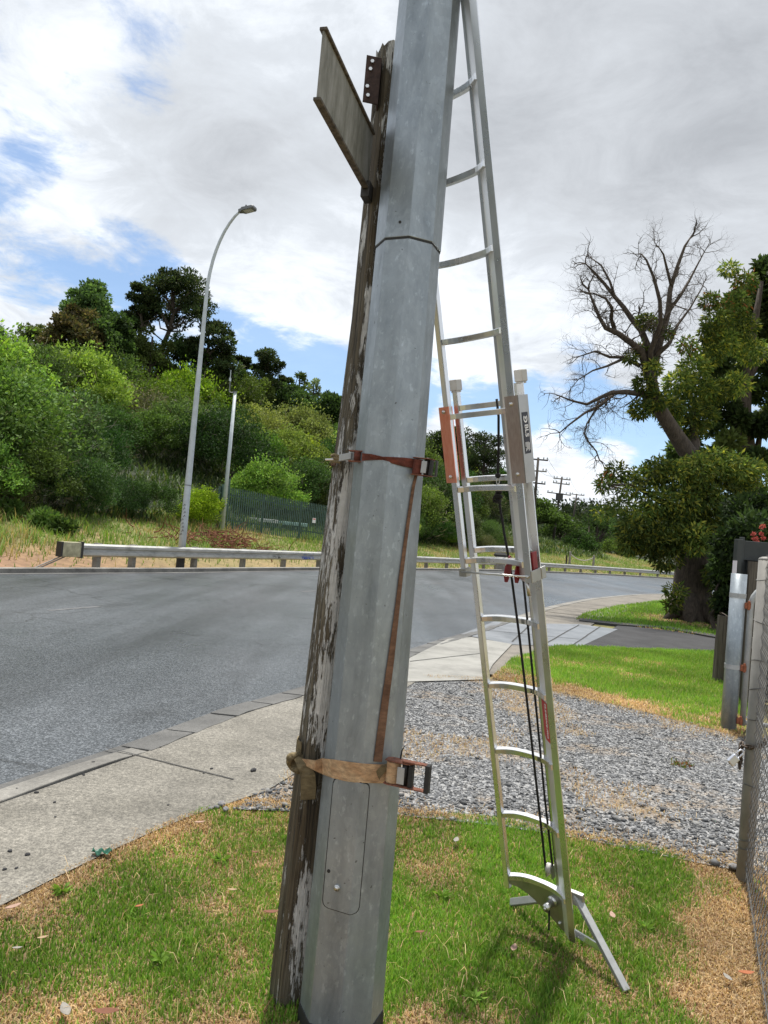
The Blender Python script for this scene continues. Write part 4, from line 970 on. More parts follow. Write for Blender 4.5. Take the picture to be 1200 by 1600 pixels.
def ratchet(root, O, xd, s, handle=True, roll='strap_tan', zt=0.):
    O = np.asarray(O, float); xd = np.array([*xd, zt]); xd /= np.linalg.norm(xd); zd = np.array([0, 0, 1.]); zd = zd - xd * (zd @ xd); zd /= np.linalg.norm(zd); yd = np.cross(zd, xd)
    def q(x, y, z): return O + (xd * x + yd * y + zd * z) * s
    m = MB(); m.loft([[q(.020 * math.cos(a) - .012, .018 * math.sin(a), z) for a in np.linspace(0, 2 * PI, 14)[:-1]] for z in (-.030, -.027, .027, .030)]); part(root, m, 'strap_roll', roll, smooth=True)
    for zz in (.034, -.034):
        m = MB(); poly = [(-.034, -.016), (-.02, -.022), (.040, -.022), (.052, -.010), (.052, .014), (-.02, .020), (-.034, .012)]
        m.prism([q(a, b, zz) for a, b in poly], zd * .003 * s); part(root, m, 'side_plate', 'rust_steel')
    m = MB(); m.tube([q(.026, 0, -.038), q(.026, 0, .040)], .010 * s, 10); part(root, m, 'spool', 'dark_steel', smooth=True)
    m = MB(); m.obox(q(.046, -.004, 0), xd * .006 * s, yd * .013 * s, zd * .031 * s); part(root, m, 'pawl', 'black_coat', bevel=.002)
    m = MB(); m.obox(q(.020, -.023, 0), xd * .011 * s, yd * .002 * s, zd * .024 * s); part(root, m, 'latch_plate', 'galvanised_pipe', bevel=.001)
    if handle:
        m = MB()
        for sg in (1, -1): m.obox(q(.060, -.010, sg * .037 + .004), xd * .040 * s, yd * .011 * s, zd * .0018 * s)
        part(root, m, 'handle_arm', 'rust_steel')
        m = MB(); m.obox(q(.098, -.010, .003), xd * .007 * s, yd * .013 * s, zd * .040 * s); part(root, m, 'handle_grip', 'black_coat', bevel=.003)
ratchet(ls, D(620, 1207, 2.455), (.93, -.36), 1.12, True)
m = MB(); a = onpole(601, 1210, .008); pts = [a + np.array(q) for q in ((-.03, .004, -.024), (-.022, -.008, .0), (-.004, -.016, .026), (.018, -.018, .036), (.034, -.01, .026))]
ribbon(m, pts, [.012] * 5, ups=[(1, -.2, -.3)] * 5); part(ls, m, 'loose_tail', 'strap_olive')
m = MB(); p0 = D(626, 1185, 2.47); m.tube([p0, p0 + np.array([.002, 0, .025]), p0 + np.array([.010, 0, .042])], [.003, .0025, .0015], 6); part(ls, m, 'frayed_end', 'black_coat')

us = thing('ratchet_strap', (.05, 2.46, 1.86), 'narrow twisted rust-red ratchet strap round post and pole at eye height', 'ratchet strap')
fr2 = [onpole(x, y, .006) for x, y in ((566, 714), (580, 714), (598, 716), (614, 719), (632, 722), (650, 725))]
m = MB(); ribbon(m, fr2, [.013, .010, .007, .011, .015, .016], ups=[(0, 0, 1), (0, -.3, 1), (0, -1, .6), (0, -.3, 1), (0, 0, 1), (0, 0, 1)]); part(us, m, 'webbing', 'strap_red')
m = MB(); hb = hull_back(1.86, .004); ribbon(m, hb, [.012] * len(hb)); part(us, m, 'webbing', 'strap_brown')
ratchet(us, onpole(657, 730, .03), (.93, -.30), .84, False, 'strap_red', -.05)
b0 = D(676, 732, 2.51); m = MB()
for dz_ in (-.026, .026): m.obox(b0 + zv * dz_, np.array([.014, -.004, 0]), np.array([.003, .012, 0]), zv * .0016)
m.obox(b0 + np.array([.013, -.004, 0]), np.array([.0025, 0, 0]), np.array([.003, .012, 0]), zv * .026); part(us, m, 'handle_arm', 'dark_steel')
bk = onpole(557, 713, .012); m = MB(); xd = np.array([.93, -.3, 0])
for dz_ in (-.018, .018): m.obox(bk + zv * dz_, xd * .026, np.array([.3, .93, 0]) * .012, zv * .0018)
part(us, m, 'side_plate', 'rust_steel')
m = MB(); m.tube([bk - zv * .017 + xd * .004, bk + zv * .017 + xd * .004], .013, 10); part(us, m, 'strap_roll', 'strap_red', smooth=True)
hk = D(540, 714, 2.60); m = MB(); m.obox(hk, np.array([.022, -.02, .004]), np.array([.003, .004, 0]), zv * .012); part(us, m, 'hook_plate', 'galvanised_pipe', bevel=.002)
wr = D(524, 717, 2.64); m = MB()
for k in range(3): m.tube([wr + np.array([-.016, .02, -.012 + k * .012]), wr + np.array([-.004, -.012, -.010 + k * .012]), wr + np.array([.022, -.022, -.013 + k * .009])], .0055, 6)
part(us, m, 'rope_wrap', 'strap_olive')
m = MB(); m.tube([wr + np.array([-.035, .0, -.006]), wr + np.array([-.005, -.01, -.004])], .004, 6); part(us, m, 'hook_tip', 'steel_bolt')
tp_ = [(653, 731), (646, 760), (640, 800), (633, 850), (626, 905), (619, 965), (611, 1030), (602, 1095), (595, 1150), (590, 1190)]
pts = [onpole(x, y, .006) for x, y in tp_]
m = MB(); ribbon(m, pts, [.0045, .005, .0055, .006, .007, .0085, .011, .0125, .014, .0145], ups=[(1, .3, 0)] * 10, t=.004); part(us, m, 'loose_tail', 'strap_brown')

# ------------------------------------------------------------------ ladder
LBs = np.array([.6992, 3.4192, .1047]); LW = np.array([.7165168, -.69658835, .03699113]); LU = np.array([-.20390431, -.15843541, .96608553]); LN = np.array([-.66710322, -.69975916, -.255559])
KS = .975; LBs = CP + KS * (LBs - CP)
LWID = .3173 * KS; STEP = .305 * KS; FN = .0694 * KS; FU = -.0318 * KS
def LP(w, u, n): return LBs + LW * w + LU * u + LN * n
lad = thing('extension_ladder', tuple(LP(.16, -.1, 0)), 'two-section bare aluminium pole ladder with curved rungs leaning on the steel pole', 'ladder')
def lbox(m, w0, w1, u0, u1, n0, n1): return m.obox(LP((w0 + w1) / 2, (u0 + u1) / 2, (n0 + n1) / 2), LW * (w1 - w0) / 2, LU * (u1 - u0) / 2, LN * (n1 - n0) / 2)
def rail_left(u0, u1, n):
    m = MB(); lbox(m, -.012, .013, u0, u1, n - .025, n); part(lad, m, 'rail', 'aluminium', bevel=.003)
def rail_right(u0, u1, n):
    m = MB(); t = .0035
    prof = [(LWID - .008, 0), (LWID + .021, 0), (LWID + .021, -.005), (LWID - .004, -.005), (LWID - .008, -.0085)]
    m.prism([LP(w, u0, n + q) for w, q in prof], LU * (u1 - u0)); rl = part(lad, m, 'rail', 'aluminium')
    m = MB(); m.prism([LP(w, u0, n + q) for w, q in [(LWID - .0085, -.001), (LWID - .0085, -.006), (LWID - .060, -.048), (LWID - .063, -.045)]], LU * (u1 - u0)); local(lad, m); m.build('web', 'aluminium_web', rl)
    m = MB(); m.prism([LP(w, u0, n + q) for w, q in [(LWID - .0605, -.045), (LWID - .0605, -.051), (LWID - .076, -.051), (LWID - .076, -.045)]], LU * (u1 - u0)); local(lad, m); m.build('rear_flange', 'aluminium', rl)
uT = STEP * 7 + .10
rail_left(-.055, uT - .03, 0); rail_right(-.178, uT - .03, 0)
f0 = STEP * 5 + FU
rail_left(f0 - .05, STEP * 12.25, FN); rail_right(f0 - .07, STEP * 12.25, FN)
def arc_n(w): t = (w - .005) / (LWID - .015); return -.042 * (1 - abs(2 * t - 1) ** 2.8) - .008
def rung(u, n):
    m = MB(); rings = []
    for w in np.linspace(.010, LWID - .006, 15):
        s1 = arc_n(w + .002) - arc_n(w - .002); tv_ = LW * .004 + LN * s1; tv_ /= np.linalg.norm(tv_); sd_ = np.cross(tv_, LU); c = LP(w, u, n + arc_n(w))
        rings.append([c + sd_ * a + LU * b for a, b in ((.012, .011), (.013, .009), (.013, -.009), (.012, -.011), (-.012, -.011), (-.013, -.009), (-.013, .009), (-.012, .011))])
    m.loft(rings); part(lad, m, 'rung', 'aluminium')
    m = MB()
for k in range(8): rung(STEP * k, 0)
for k in range(5, 12): rung(STEP * k + FU, FN)
for (w, off) in ((.0005, .012), (LWID + .005, .012)):
    m = MB(); lbox(m, w - .015, w + .015, uT - .035, uT - .028, -.03, .004); lbox(m, w - .018, w + .018, uT - .028, uT + .018, -.034, .006); part(lad, m, 'end_cap', 'plastic_cap', bevel=.006)
# sleeves tying the two sections together
su0, su1 = STEP * 6 - .010, STEP * 7 + .022
m = MB(); lbox(m, -.032, .019, su0 + .01, su1 - .01, FN + .001, FN + .005); lbox(m, -.032, -.028, su0 + .01, su1 - .01, -.012, FN + .001); sl = part(lad, m, 'sleeve', 'sleeve_orange_reflection'); sl['label'] = 'metal sleeve with an orange reflection in its colour'
def lbolt(w, u, n, parent, r=.008):
    m = MB(); m.tube([LP(w, u, n), LP(w, u, n + .006)], r, 10); m.sphere(LP(w, u, n + .006), r * .8, 10, 6); local(lad, m); m.build('bolt', 'steel_bolt', parent, smooth=True)
for uu in (su0 + .035, su1 - .03): lbolt(-.006, uu, FN + .004, sl)
m = MB(); lbox(m, LWID - .020, LWID + .038, su0, su1, FN + .001, FN + .005); sr = part(lad, m, 'sleeve', 'sleeve_bronze_reflection')
m = MB(); lbox(m, LWID + .038, LWID + .042, su0, su1, .008, FN + .005); local(lad, m); m.build('outer_plate', 'sleeve_grey', sr)
for uu in (su0 + .035, su1 - .03): lbolt(LWID + .008, uu, FN + .004, sr)
def text_mesh(txt, size, mat, parent, origin, X, Y, ext=.0006, name='lettering', spacing=1.0):
    cu = bpy.data.curves.new(name, 'FONT'); cu.body = txt; cu.size = size; cu.extrude = ext; cu.space_character = spacing; cu.offset = size * .012
    o = bpy.data.objects.new(name, cu); COL.objects.link(o)
    X, Y = Vector(X).normalized(), Vector(Y).normalized(); Zv = X.cross(Y)
    bpy.context.view_layer.update()
    me = bpy.data.meshes.new_from_object(o.evaluated_get(bpy.context.evaluated_depsgraph_get())); COL.objects.unlink(o); bpy.data.objects.remove(o)
    me.name = name; ow = bpy.data.objects.new(name, me); me.materials.clear(); me.materials.append(M[mat]); link(ow, parent)
    l = Vector(lad.location) if parent is not None else Vector((0, 0, 0))
    if parent is not None and parent.parent is None: l = Vector(parent.location)
    mw = Matrix((( X[0], Y[0], Zv[0], origin[0] - l[0]), (X[1], Y[1], Zv[1], origin[1] - l[1]), (X[2], Y[2], Zv[2], origin[2] - l[2]), (0, 0, 0, 1)))
    ow.matrix_local = mw; return ow
# black maker's label on the outer plate: emblem, three letters, small print as fine lines
lt = su1 - .065; wl = LWID + .0425
m = MB(); lbox(m, wl, wl + .001, lt - .155, lt, .022, .060); local(lad, m); lab = m.build('label_plate', 'label_black', sr)
m = MB(); 
ring_ = [(.013 * math.cos(a), .016 * math.sin(a)) for a in np.linspace(-.8, PI + .8, 14)]
cx_, cn_ = lt - .024, .041
rings = [[LP(wl + .0012, cx_ - s_ * k_, cn_ - c_ * k_) for k_ in (1., .62)] for c_, s_ in ring_]
vs = [p for r in rings for p in r]; m.add(vs, [(2 * i, 2 * i + 1, 2 * i + 3, 2 * i + 2) for i in range(len(rings) - 1)])
m.add([LP(wl + .0012, cx_ + .007, cn_ + .006), LP(wl + .0012, cx_ + .007, cn_ - .006), LP(wl + .0012, cx_ - .005, cn_)], [(0, 1, 2)]); local(lad, m); m.build('emblem', 'label_white', lab)
text_mesh('BLS', .032, 'label_white', lab, LP(wl + .0015, lt - .045, .050), -LU, -LN)
m = MB()
for a, b, n_ in ((.112, .130, .054), (.134, .146, .054), (.112, .143, .047), (.112, .140, .041), (.112, .146, .035), (.114, .142, .029)): lbox(m, wl + .001, wl + .0014, lt - b, lt - a, n_ - .0014, n_ + .0014)
local(lad, m); m.build('small_print', 'label_white', lab)
# red label on the inside of the lower right rail
ee = np.array([-.0535, -.043]); ee /= np.linalg.norm(ee); NN = LW * ee[1] - LN * ee[0]; EE = LW * ee[0] + LN * ee[1]
o0 = LP(LWID - .0085, 0, -.001) + NN * .001
ul1, ul0 = STEP * 3 - .025, STEP * 3 - .195
m = MB(); m.prism([o0 + EE * a + LU * b for a, b in ((.0, ul1), (.062, ul1 - .0), (.062, ul0 + .018), (.045, ul0), (.0, ul0))], NN * .0008); lr = part(lad, m, 'label_plate', 'label_red')
lr['label'] = 'red safety label with white lettering'
text_mesh('CLIMBSAFE PRO', .0225, 'label_white', lr, o0 + NN * .0012 + EE * .026 + LU * (ul1 - .006), -LU, -EE, spacing=.93)
# bottom of the sliding section: tie rod, clamp, end block, red rung hooks
m = MB(); m.tube([LP(-.005, f0 - .045, FN + .004), LP(LWID + .0, f0 - .045, FN + .004)], .0042, 8); part(lad, m, 'tie_rod', 'steel_bolt', smooth=True)
m = MB(); lbox(m, -.018, .018, f0 - .065, f0 - .030, FN - .03, FN + .006); part(lad, m, 'end_block', 'aluminium_plate', bevel=.002)
m = MB(); lbox(m, LWID + .022, LWID + .027, f0 - .070, f0 - .022, -.03, FN + .006); lbox(m, LWID - .004, LWID + .030, f0 - .068, f0 - .024, .0015, .006); cl_ = part(lad, m, 'clamp', 'aluminium_plate', bevel=.002)
lbolt(LWID + .010, f0 - .046, .006, cl_, .010); lbolt(LWID + .006, f0 - .046, FN + .001, cl_, .007)
for ww in (LWID - .115, LWID - .066):
    m = MB(); poly = [(.003, .012), (.016, .026), (.028, .020), (.030, .0), (.062, -.022), (.082, -.060), (.080, -.098), (.060, -.104), (.020, -.060), (.004, -.020)]
    m.prism([LP(ww, f0 + b * .8, a * .8 - .008) for a, b in poly], LW * .005); part(lad, m, 'rung_hook', 'red_plastic', bevel=.001)
m = MB(); lbox(m, LWID + .010, LWID + .020, f0 - .06, f0 + .045, .012, .045); part(lad, m, 'hook_guard', 'red_plastic', bevel=.002)
m = MB(); m.tube([LP(LWID - .008, f0 - .07, FN - .01), LP(LWID - .006, f0 - .125, FN - .012)], .007, 8); part(lad, m, 'guide_pin', 'steel_bolt', smooth=True)
# rope
def wat(px, u, n):
    a, b = -.1, .5
    for _ in range(40):
        c = (a + b) / 2
        if PX(LP(c, u, n))[0] < px: a = c
        else: b = c
    return LP((a + b) / 2, u, n)
def uat(py, n, w=.22):
    a, b = -.6, 5
    for _ in range(40):
        c = (a + b) / 2
        if PX(LP(w, c, n))[1] > py: a = c
        else: b = c
    return (a + b) / 2
def ropepath(pts, n): return [wat(x, uat(y, n), n) for x, y in pts]
rp1 = ropepath(((776, 622), (779, 650), (779, 700), (778, 742)), -.02)
m = MB(); m.tube(rp1, .0052, 7); rope = part(lad, m, 'rope', 'black_rope', smooth=True)
rp2 = ropepath(((779, 768), (781, 790), (788, 835), (797, 885), (812, 1000), (826, 1120), (840, 1245), (853, 1362)), -.02)
m = MB(); m.tube(rp2, .0052, 7); part(lad, m, 'rope', 'black_rope', smooth=True)
rp3 = ropepath(((817, 900), (827, 1000), (839, 1120), (851, 1245), (863, 1350)), -.035)
m = MB(); m.tube(rp3, .0048, 7); part(lad, m, 'rope', 'black_rope', smooth=True)
m = MB(); m.sphere(rp1[-1], .012, 10, 6); part(lad, m, 'rope_stop', 'black_rope', smooth=True)
k0 = rp2[0]; m = MB()
m.tube([rp1[-1] + LU * -.012 + np.array([.006 * math.sin(a), .0, .013 * math.cos(a) - .012]) for a in np.linspace(0, 2 * PI, 13)], .002, 6); part(lad, m, 'shackle', 'steel_bolt', smooth=True)
m = MB()
for dz_, r_ in ((0, .013), (-.02, .016), (-.038, .013)): m.sphere(k0 + np.array([.001, 0, dz_]), r_, 9, 6, (1.15, 1, .8))
m.tube([k0 + zv * .01, k0 + np.array([-.018, 0, -.03]), k0 + np.array([-.014, 0, -.045])], .005, 6); part(lad, m, 'rope_knot', 'black_rope', smooth=True)
pu = wat(859, uat(1357, -.03), -.03); m = MB(); m.tube([pu - LW * .010, pu + LW * .010], [.021, .021], 16); part(lad, m, 'pulley_wheel', 'plastic_cap', smooth=True)
m = MB()
for sg in (-1, 1): m.obox(pu + LW * .014 * sg - LU * .012, LW * .002, LN * .012, LU * .028)
part(lad, m, 'pulley_bracket', 'aluminium_plate')
# foot: bowed plate, pivot pin, swivelling A-shaped stabiliser
m = MB(); rows = []
for w in np.linspace(.012, LWID - .004, 13): 
    n_ = arc_n(w) - .004; ub = max(-.178, -.040 - .150 * max(0, (w - .02)) / .23)
    rows.append([LP(w, -.011, n_ + .002), LP(w, ub, n_ + .002), LP(w, ub, n_ - .002), LP(w, -.011, n_ - .002)])
m.loft(rows); fp_ = part(lad, m, 'foot_plate', 'aluminium_plate')
m = MB(); pc = (.205, -.062); nb = arc_n(.205)
m.tube([LP(*pc, nb - .02), LP(*pc, nb + .012)], .024, 14); m.tube([LP(*pc, nb + .012), LP(*pc, nb + .062)], .0155, 14); m.sphere(LP(*pc, nb + .063), .007, 8, 6); part(lad, m, 'pivot_pin', 'steel_bolt', smooth=True)
lbolt(.235, -.150, arc_n(.235) - .002, fp_, .008)
m = MB(); a = LP(.205, -.075, nb + .03); m.tube([a, a - zv * .045 + np.array([.003, 0, 0]), a - zv * .095 + np.array([.006, 0, 0])], .0042, 6); part(lad, m, 'lanyard', 'black_rope')
FR = G(979, 1549, -.07); FL = G(799, 1410, -.06); AP = LP(.300, -.02, -.085)
def bar(m, a, b, wd, th, ref):
    a, b = np.asarray(a, float), np.asarray(b, float); d = b - a; L_ = np.linalg.norm(d); d /= L_; r_ = np.asarray(ref, float); r_ = r_ - d * (r_ @ d); r_ /= np.linalg.norm(r_)
    return m.obox((a + b) / 2, d * L_ / 2, r_ * wd / 2, np.cross(d, r_) * th / 2)
m = MB(); bar(m, AP, FR, .030, .022, (1, .4, .2)); part(lad, m, 'stabiliser_leg', 'mill_grey', bevel=.003)
m = MB(); bar(m, AP + LN * -.004, FL, .034, .022, (.3, .3, 1)); part(lad, m, 'stabiliser_leg', 'mill_grey', bevel=.003)
m = MB(); bar(m, LP(.29, -.170, -.05), AP + (FR - AP) * .60, .026, .014, (.3, -.2, 1)); part(lad, m, 'stabiliser_brace', 'aluminium', bevel=.002)
m = MB(); lbox(m, LWID - .04, LWID + .03, -.06, .0, -.09, -.07); part(lad, m, 'pivot_block', 'aluminium_plate', bevel=.003)
m = MB(); bar(m, AP + (FR - AP) * .1 + LN * -.004 - LW * .012, AP + (FR - AP) * .42 - LW * .012, .008, .012, (1, .4, .2)); part(lad, m, 'warning_stripe', 'red_plastic')

# ------------------------------------------------------------------ far roadside: guardrail, lamp, camera pole, palisade fence
gr = thing('guardrail', (-8.2, 20.1, 0), 'long galvanised steel guardrail curving along the far side of the road', 'guardrail')
gl = dense(RAIL[2:10], 1.); gl = [np.array(q) for q in gl]
s2 = np.concatenate([[0], np.cumsum(np.linalg.norm(np.diff(np.array(gl), axis=0), axis=1))])
def gat(t):
    p = np.array([np.interp(t, s2, [q[0] for q in gl]), np.interp(t, s2, [q[1] for q in gl])]); d = np.array([np.interp(min(t + .3, s2[-1]), s2, [q[0] for q in gl]), np.interp(min(t + .3, s2[-1]), s2, [q[1] for q in gl])]) - np.array([np.interp(t - .3, s2, [q[0] for q in gl]), np.interp(t - .3, s2, [q[1] for q in gl])]); d /= np.linalg.norm(d)
    return p, d, np.array([d[1], -d[0]])
prof = [(.0, .78), (.025, .775), (.085, .73), (.085, .66), (.03, .62), (.03, .58), (.085, .54), (.085, .47), (.025, .425), (.0, .42)]
prof2 = [(a - .006, b) for a, b in prof[::-1]]
rings = []
for t in np.linspace(0, s2[-1], 110):
    p, d, r_ = gat(t); rings.append([(*(p + r_ * a), b - .06) for a, b in prof + prof2])
m = MB(); m.loft(rings); beam = part(gr, m, 'beam', 'guardrail')
t = .75; k = 0
while t < s2[-1]:
    p, d, r_ = gat(t); zg = -.1
    m = MB(); m.obox((*(p - r_ * .10), .32), np.array([*d, 0]) * .075, np.array([*r_, 0]) * .09, (0, 0, .42)); part(gr, m, 'post', 'rail_post', bevel=.008)
    t += 1.35 if k == 0 else 2.9; k += 1
p, d, r_ = gat(0)
m = MB(); m.obox((*(p - d * .30 + r_ * .03), .55), np.array([*d, 0]) * .30, np.array([*r_, 0]) * .10, (0, 0, .20)); part(gr, m, 'end_block', 'block_paint', bevel=.012)
m = MB(); m.obox((*(p - d * .62 + r_ * .03), .55), np.array([*d, 0]) * .03, np.array([*r_, 0]) * .10, (0, 0, .20)); m.obox((*(p + d * .02 + r_ * .06), .55), np.array([*d, 0]) * .05, np.array([*r_, 0]) * .07, (0, 0, .22)); part(gr, m, 'end_plate', 'dark_steel')
for sg in (.0, .14):
    m = MB(); a = p - d * (.35 + sg) + r_ * .02; b = p - d * (1.35 + sg) + r_ * .05; m.tube([(*a, .38), (*b, -.02)], .018, 6); part(gr, m, 'cable_stay', 'old_pipe')
def on_beam(px):     # station along the beam seen at a picture column
    tt = min(np.linspace(0, 30, 400), key=lambda q: abs(PX((*gat(q)[0], .6))[0] - px)); return tt
def beam_paint(px0, px1, z0, z1, mat, seed):
    r5 = random.Random(seed); t0, t1 = on_beam(px0), on_beam(px1); m = MB()
    for i in range(8):
        a = t0 + (t1 - t0) * (i / 8); b = a + (t1 - t0) * r5.uniform(.05, .14); za, zb_ = r5.uniform(z0, (z0 + z1) / 2), r5.uniform((z0 + z1) / 2, z1)
        for z_0, z_1 in ((.36, .42), (.42, .475), (.49, .51), (.575, .67)):
            lo, hi = max(z_0, za), min(z_1, zb_)
            if hi - lo < .01: continue
            def off(z): zz = z + .06; return np.interp(zz, [q[1] for q in prof[::-1]], [q[0] for q in prof[::-1]]) + .006
            vs = []
            for tt in (a, b):
                p_, d_, r_ = gat(tt)
                for z in (lo, hi): vs.append((*(p_ + r_ * off(z)), z))
            m.add(vs, [(0, 2, 3, 1)])
    local(gr, m); m.build('paint_mark', mat, beam)
beam_paint(424, 440, .34, .70, 'spray_black', 5)
# blue tag: a few slanted strokes
beam_paint(470, 488, .37, .68, 'spray_blue', 9); beam_paint(471, 487, .40, .62, 'spray_blue', 12)

lx, ly = D(281, 888, 24.2)[:2]
lamp = thing('street_lamp', (lx, ly, 0), 'tall slim grey street lamp with curved arm behind the guardrail', 'street lamp')
top_z = 11.35
m = MB(); zz = np.linspace(.35, 9.15, 8); pts = [(lx, ly, z) for z in zz]; ra = [np.interp(z, [.3, 9], [.128, .062]) for z in zz]
ad = np.array([.93, -.36]); R_ = 2.3
for a in np.linspace(.12, 1.18, 9): pts.append((lx + ad[0] * 1.55 * (1 - math.cos(a)) * 1.05, ly + ad[1] * 1.55 * (1 - math.cos(a)) * 1.05, 9.15 + 2.95 * math.sin(a))); ra.append(.060 - .014 * a)
m.tube(pts, ra, 12); part(lamp, m, 'column', 'lamp_paint', smooth=True)
e_ = np.array(pts[-1]); dh = np.array([*ad, .12]); dh /= np.linalg.norm(dh)
m = MB(); sdv = np.cross(dh, zv); sdv /= np.linalg.norm(sdv); upv = np.cross(sdv, dh)
m.loft([[e_ + dh * a + sdv * b * sw + upv * c * sh_ for b, c in ((-1, -1), (1, -1), (1, .6), (.6, 1), (-.6, 1), (-1, .6))] for a, sw, sh_ in ((-.05, .06, .06), (.06, .08, .07), (.12, .15, .07), (.50, .15, .06), (.55, .12, .04))]); hd = part(lamp, m, 'luminaire', 'luminaire_grey', bevel=.01)
m = MB(); m.obox(e_ + dh * .32 - upv * .072, dh * .15, sdv * .11, upv * .006); local(lamp, m); m.build('lens', 'lamp_glass', hd)
m = MB(); q_ = e_ + dh * .22 + upv * .06; m.tube([q_, q_ + upv * .09], [.035, .03], 10); local(lamp, m); m.build('photocell', 'luminaire_grey', hd)
m = MB(); m.tube([(lx, ly, -.3), (lx, ly, .36)], [.150, .138], 12); part(lamp, m, 'base_sleeve', 'black_coat')
m = MB(); r5 = random.Random(21)
for i in range(9):
    z = 1.1 + i * .12; x_ = r5.uniform(-.06, .03); a = (lx + x_, ly - .135, z); m.tube([(lx + x_ - .03, ly - .122, z), (lx + x_ + .01, ly - .127, z + .07), (lx + x_ + .035, ly - .124, z + .02)], .008, 4)
part(lamp, m, 'paint_mark', 'spray_black')
m = MB(); m.tube([(lx, ly, 2.74), (lx, ly, 2.765)], .118, 12); part(lamp, m, 'column_seam', 'luminaire_grey')

cb = D(346, 838, 35.5); cx_, cy_ = cb[:2]; cz_ = terrain(np.array([[cx_, cy_]]))[0]
cp_ = thing('camera_pole', (cx_, cy_, cz_), 'thin grey pole with small fitting on top at the left end of the green fence', 'pole')
m = MB(); m.tube([(cx_, cy_, cz_ - .3), (cx_, cy_, 8.0)], [.11, .075], 10); part(cp_, m, 'shaft', 'lamp_paint', smooth=True)
m = MB(); m.tube([(cx_, cy_, 8.0), (cx_, cy_, 8.04)], .12, 10); m.tube([(cx_ - .05, cy_, 7.95), (cx_ - .28, cy_, 7.98), (cx_ - .30, cy_, 8.5)], .03, 6); part(cp_, m, 'bracket', 'luminaire_grey')
m = MB(); m.obox((cx_ - .30, cy_ - .02, 8.58), (.035, 0, 0), (0, .08, 0), (0, 0, .08)); m.tube([(cx_ - .3, cy_, 8.6), (cx_ - .31, cy_, 9.05)], .018, 5); part(cp_, m, 'aerial', 'lamp_paint')

# palisade fence
pA, pB, pC = D(340, 838, 36.)[:2], D(524, 848, 43.)[:2], D(352, 836, 41.5)[:2]
fen = thing('palisade_fence', (pA[0], pA[1], 0.9), 'dark green steel palisade fence with pointed pales behind the guardrail', 'fence')
def pal_run(a, b, n):
    d = (b - a) / np.linalg.norm(b - a); r_ = np.array([d[1], -d[0]])
    for i in range(n):
        p = a + (b - a) * (i + .5) / n; z = terrain(p[None])[0]; h_ = 2.12; w_ = .042
        m = MB(); prf = [(-w_, .0), (-w_ * .5, .018), (w_ * .5, .018), (w_, .0), (w_ * .5, .012), (-w_ * .5, .012)]
        rings = [[(p[0] + d[0] * q + r_[0] * s_, p[1] + d[1] * q + r_[1] * s_, zz) for q, s_ in prf] for zz in (z + .06, z + h_ - .09)]
        rings.append([(p[0] + d[0] * q * .12 + r_[0] * s_, p[1] + d[1] * q * .12 + r_[1] * s_, z + h_) for q, s_ in prf]); m.loft(rings); part(fen, m, 'pale', 'palisade_green')
    for hh in (.45, 1.7):
        m = MB(); z0, z1 = terrain(a[None])[0] + hh, terrain(b[None])[0] + hh; q0, q1 = a - r_ * .03, b - r_ * .03
        m.loft([[(q[0], q[1], z), (q[0], q[1], z + .06), (q[0] - r_[0] * .04, q[1] - r_[1] * .04, z + .06), (q[0] - r_[0] * .04, q[1] - r_[1] * .04, z)] for q, z in ((q0, z0), (q1, z1))]); part(fen, m, 'fence_rail', 'palisade_green')
    for i in range(4):
        p = a + (b - a) * (i + .04) / 3.1 - r_ * .12; z = terrain(p[None])[0]
        m = MB(); m.obox((p[0], p[1], z + .95), (*d * .05, 0), (*r_ * .05, 0), (0, 0, 1.1)); part(fen, m, 'fence_post', 'palisade_green')
pal_run(pA, pB, 62); pal_run(pA, pC, 20)
sp = D(488, 813, 41.4); d_ = (pB - pA) / np.linalg.norm(pB - pA); r_ = np.array([d_[1], -d_[0]])
st_ = min(np.linspace(0, 1, 400), key=lambda q: abs(PX((*(pA + (pB - pA) * q), 1.6))[0] - 488)); pq = pA + (pB - pA) * st_ + r_ * .05
ws = thing('warning_sign', (pq[0], pq[1], sp[2]), 'small white and red notice fixed to the green palisade fence', 'sign')
m = MB(); m.obox((pq[0], pq[1], sp[2]), (*d_ * .13, 0), (*r_ * .006, 0), (0, 0, .14)); part(ws, m, 'board', 'sign_white')
m = MB(); m.obox((*(pq + r_ * .008), sp[2] + .075), (*d_ * .09, 0), (*r_ * .003, 0), (0, 0, .03)); part(ws, m, 'band', 'sign_red')
for i, (px0, px1, py0, py1, Dp, lidm, lb, nm) in enumerate(((398, 426, 815, 846, 41.5, 'white_lid', 'dark cabinet with white lid behind the green palisade, left of two', 'equipment_cabinet'), (436, 474, 820, 850, 43., 'pale_lid', 'dark cabinet with pale mint lid behind the green palisade, right of two', 'equipment_cabinet'))):
    a, b = D(px0, py0, Dp), D(px1, py0, Dp + 1.0); zt = (a[2] + b[2]) / 2; g_ = terrain(np.array([a[:2]]))[0]; c_ = (a + b) / 2; dx = (b - a)[:2] / 2; dn = np.array([-dx[1], dx[0]]); dn /= np.linalg.norm(dn)
    ct = thing(nm, (c_[0], c_[1], g_), lb, 'cabinet')
    m = MB(); m.obox((c_[0], c_[1], (zt + g_ - .3) / 2), (*dx, 0), (*dn * .4, 0), (0, 0, (zt - g_ + .3) / 2)); part(ct, m, 'body', 'cabinet_green', bevel=.02)
    m = MB(); m.obox((c_[0], c_[1], zt + .06), (*dx * 1.04, 0), (*dn * .44, 0), (0, 0, .10)); part(ct, m, 'lid', lidm, bevel=.02)
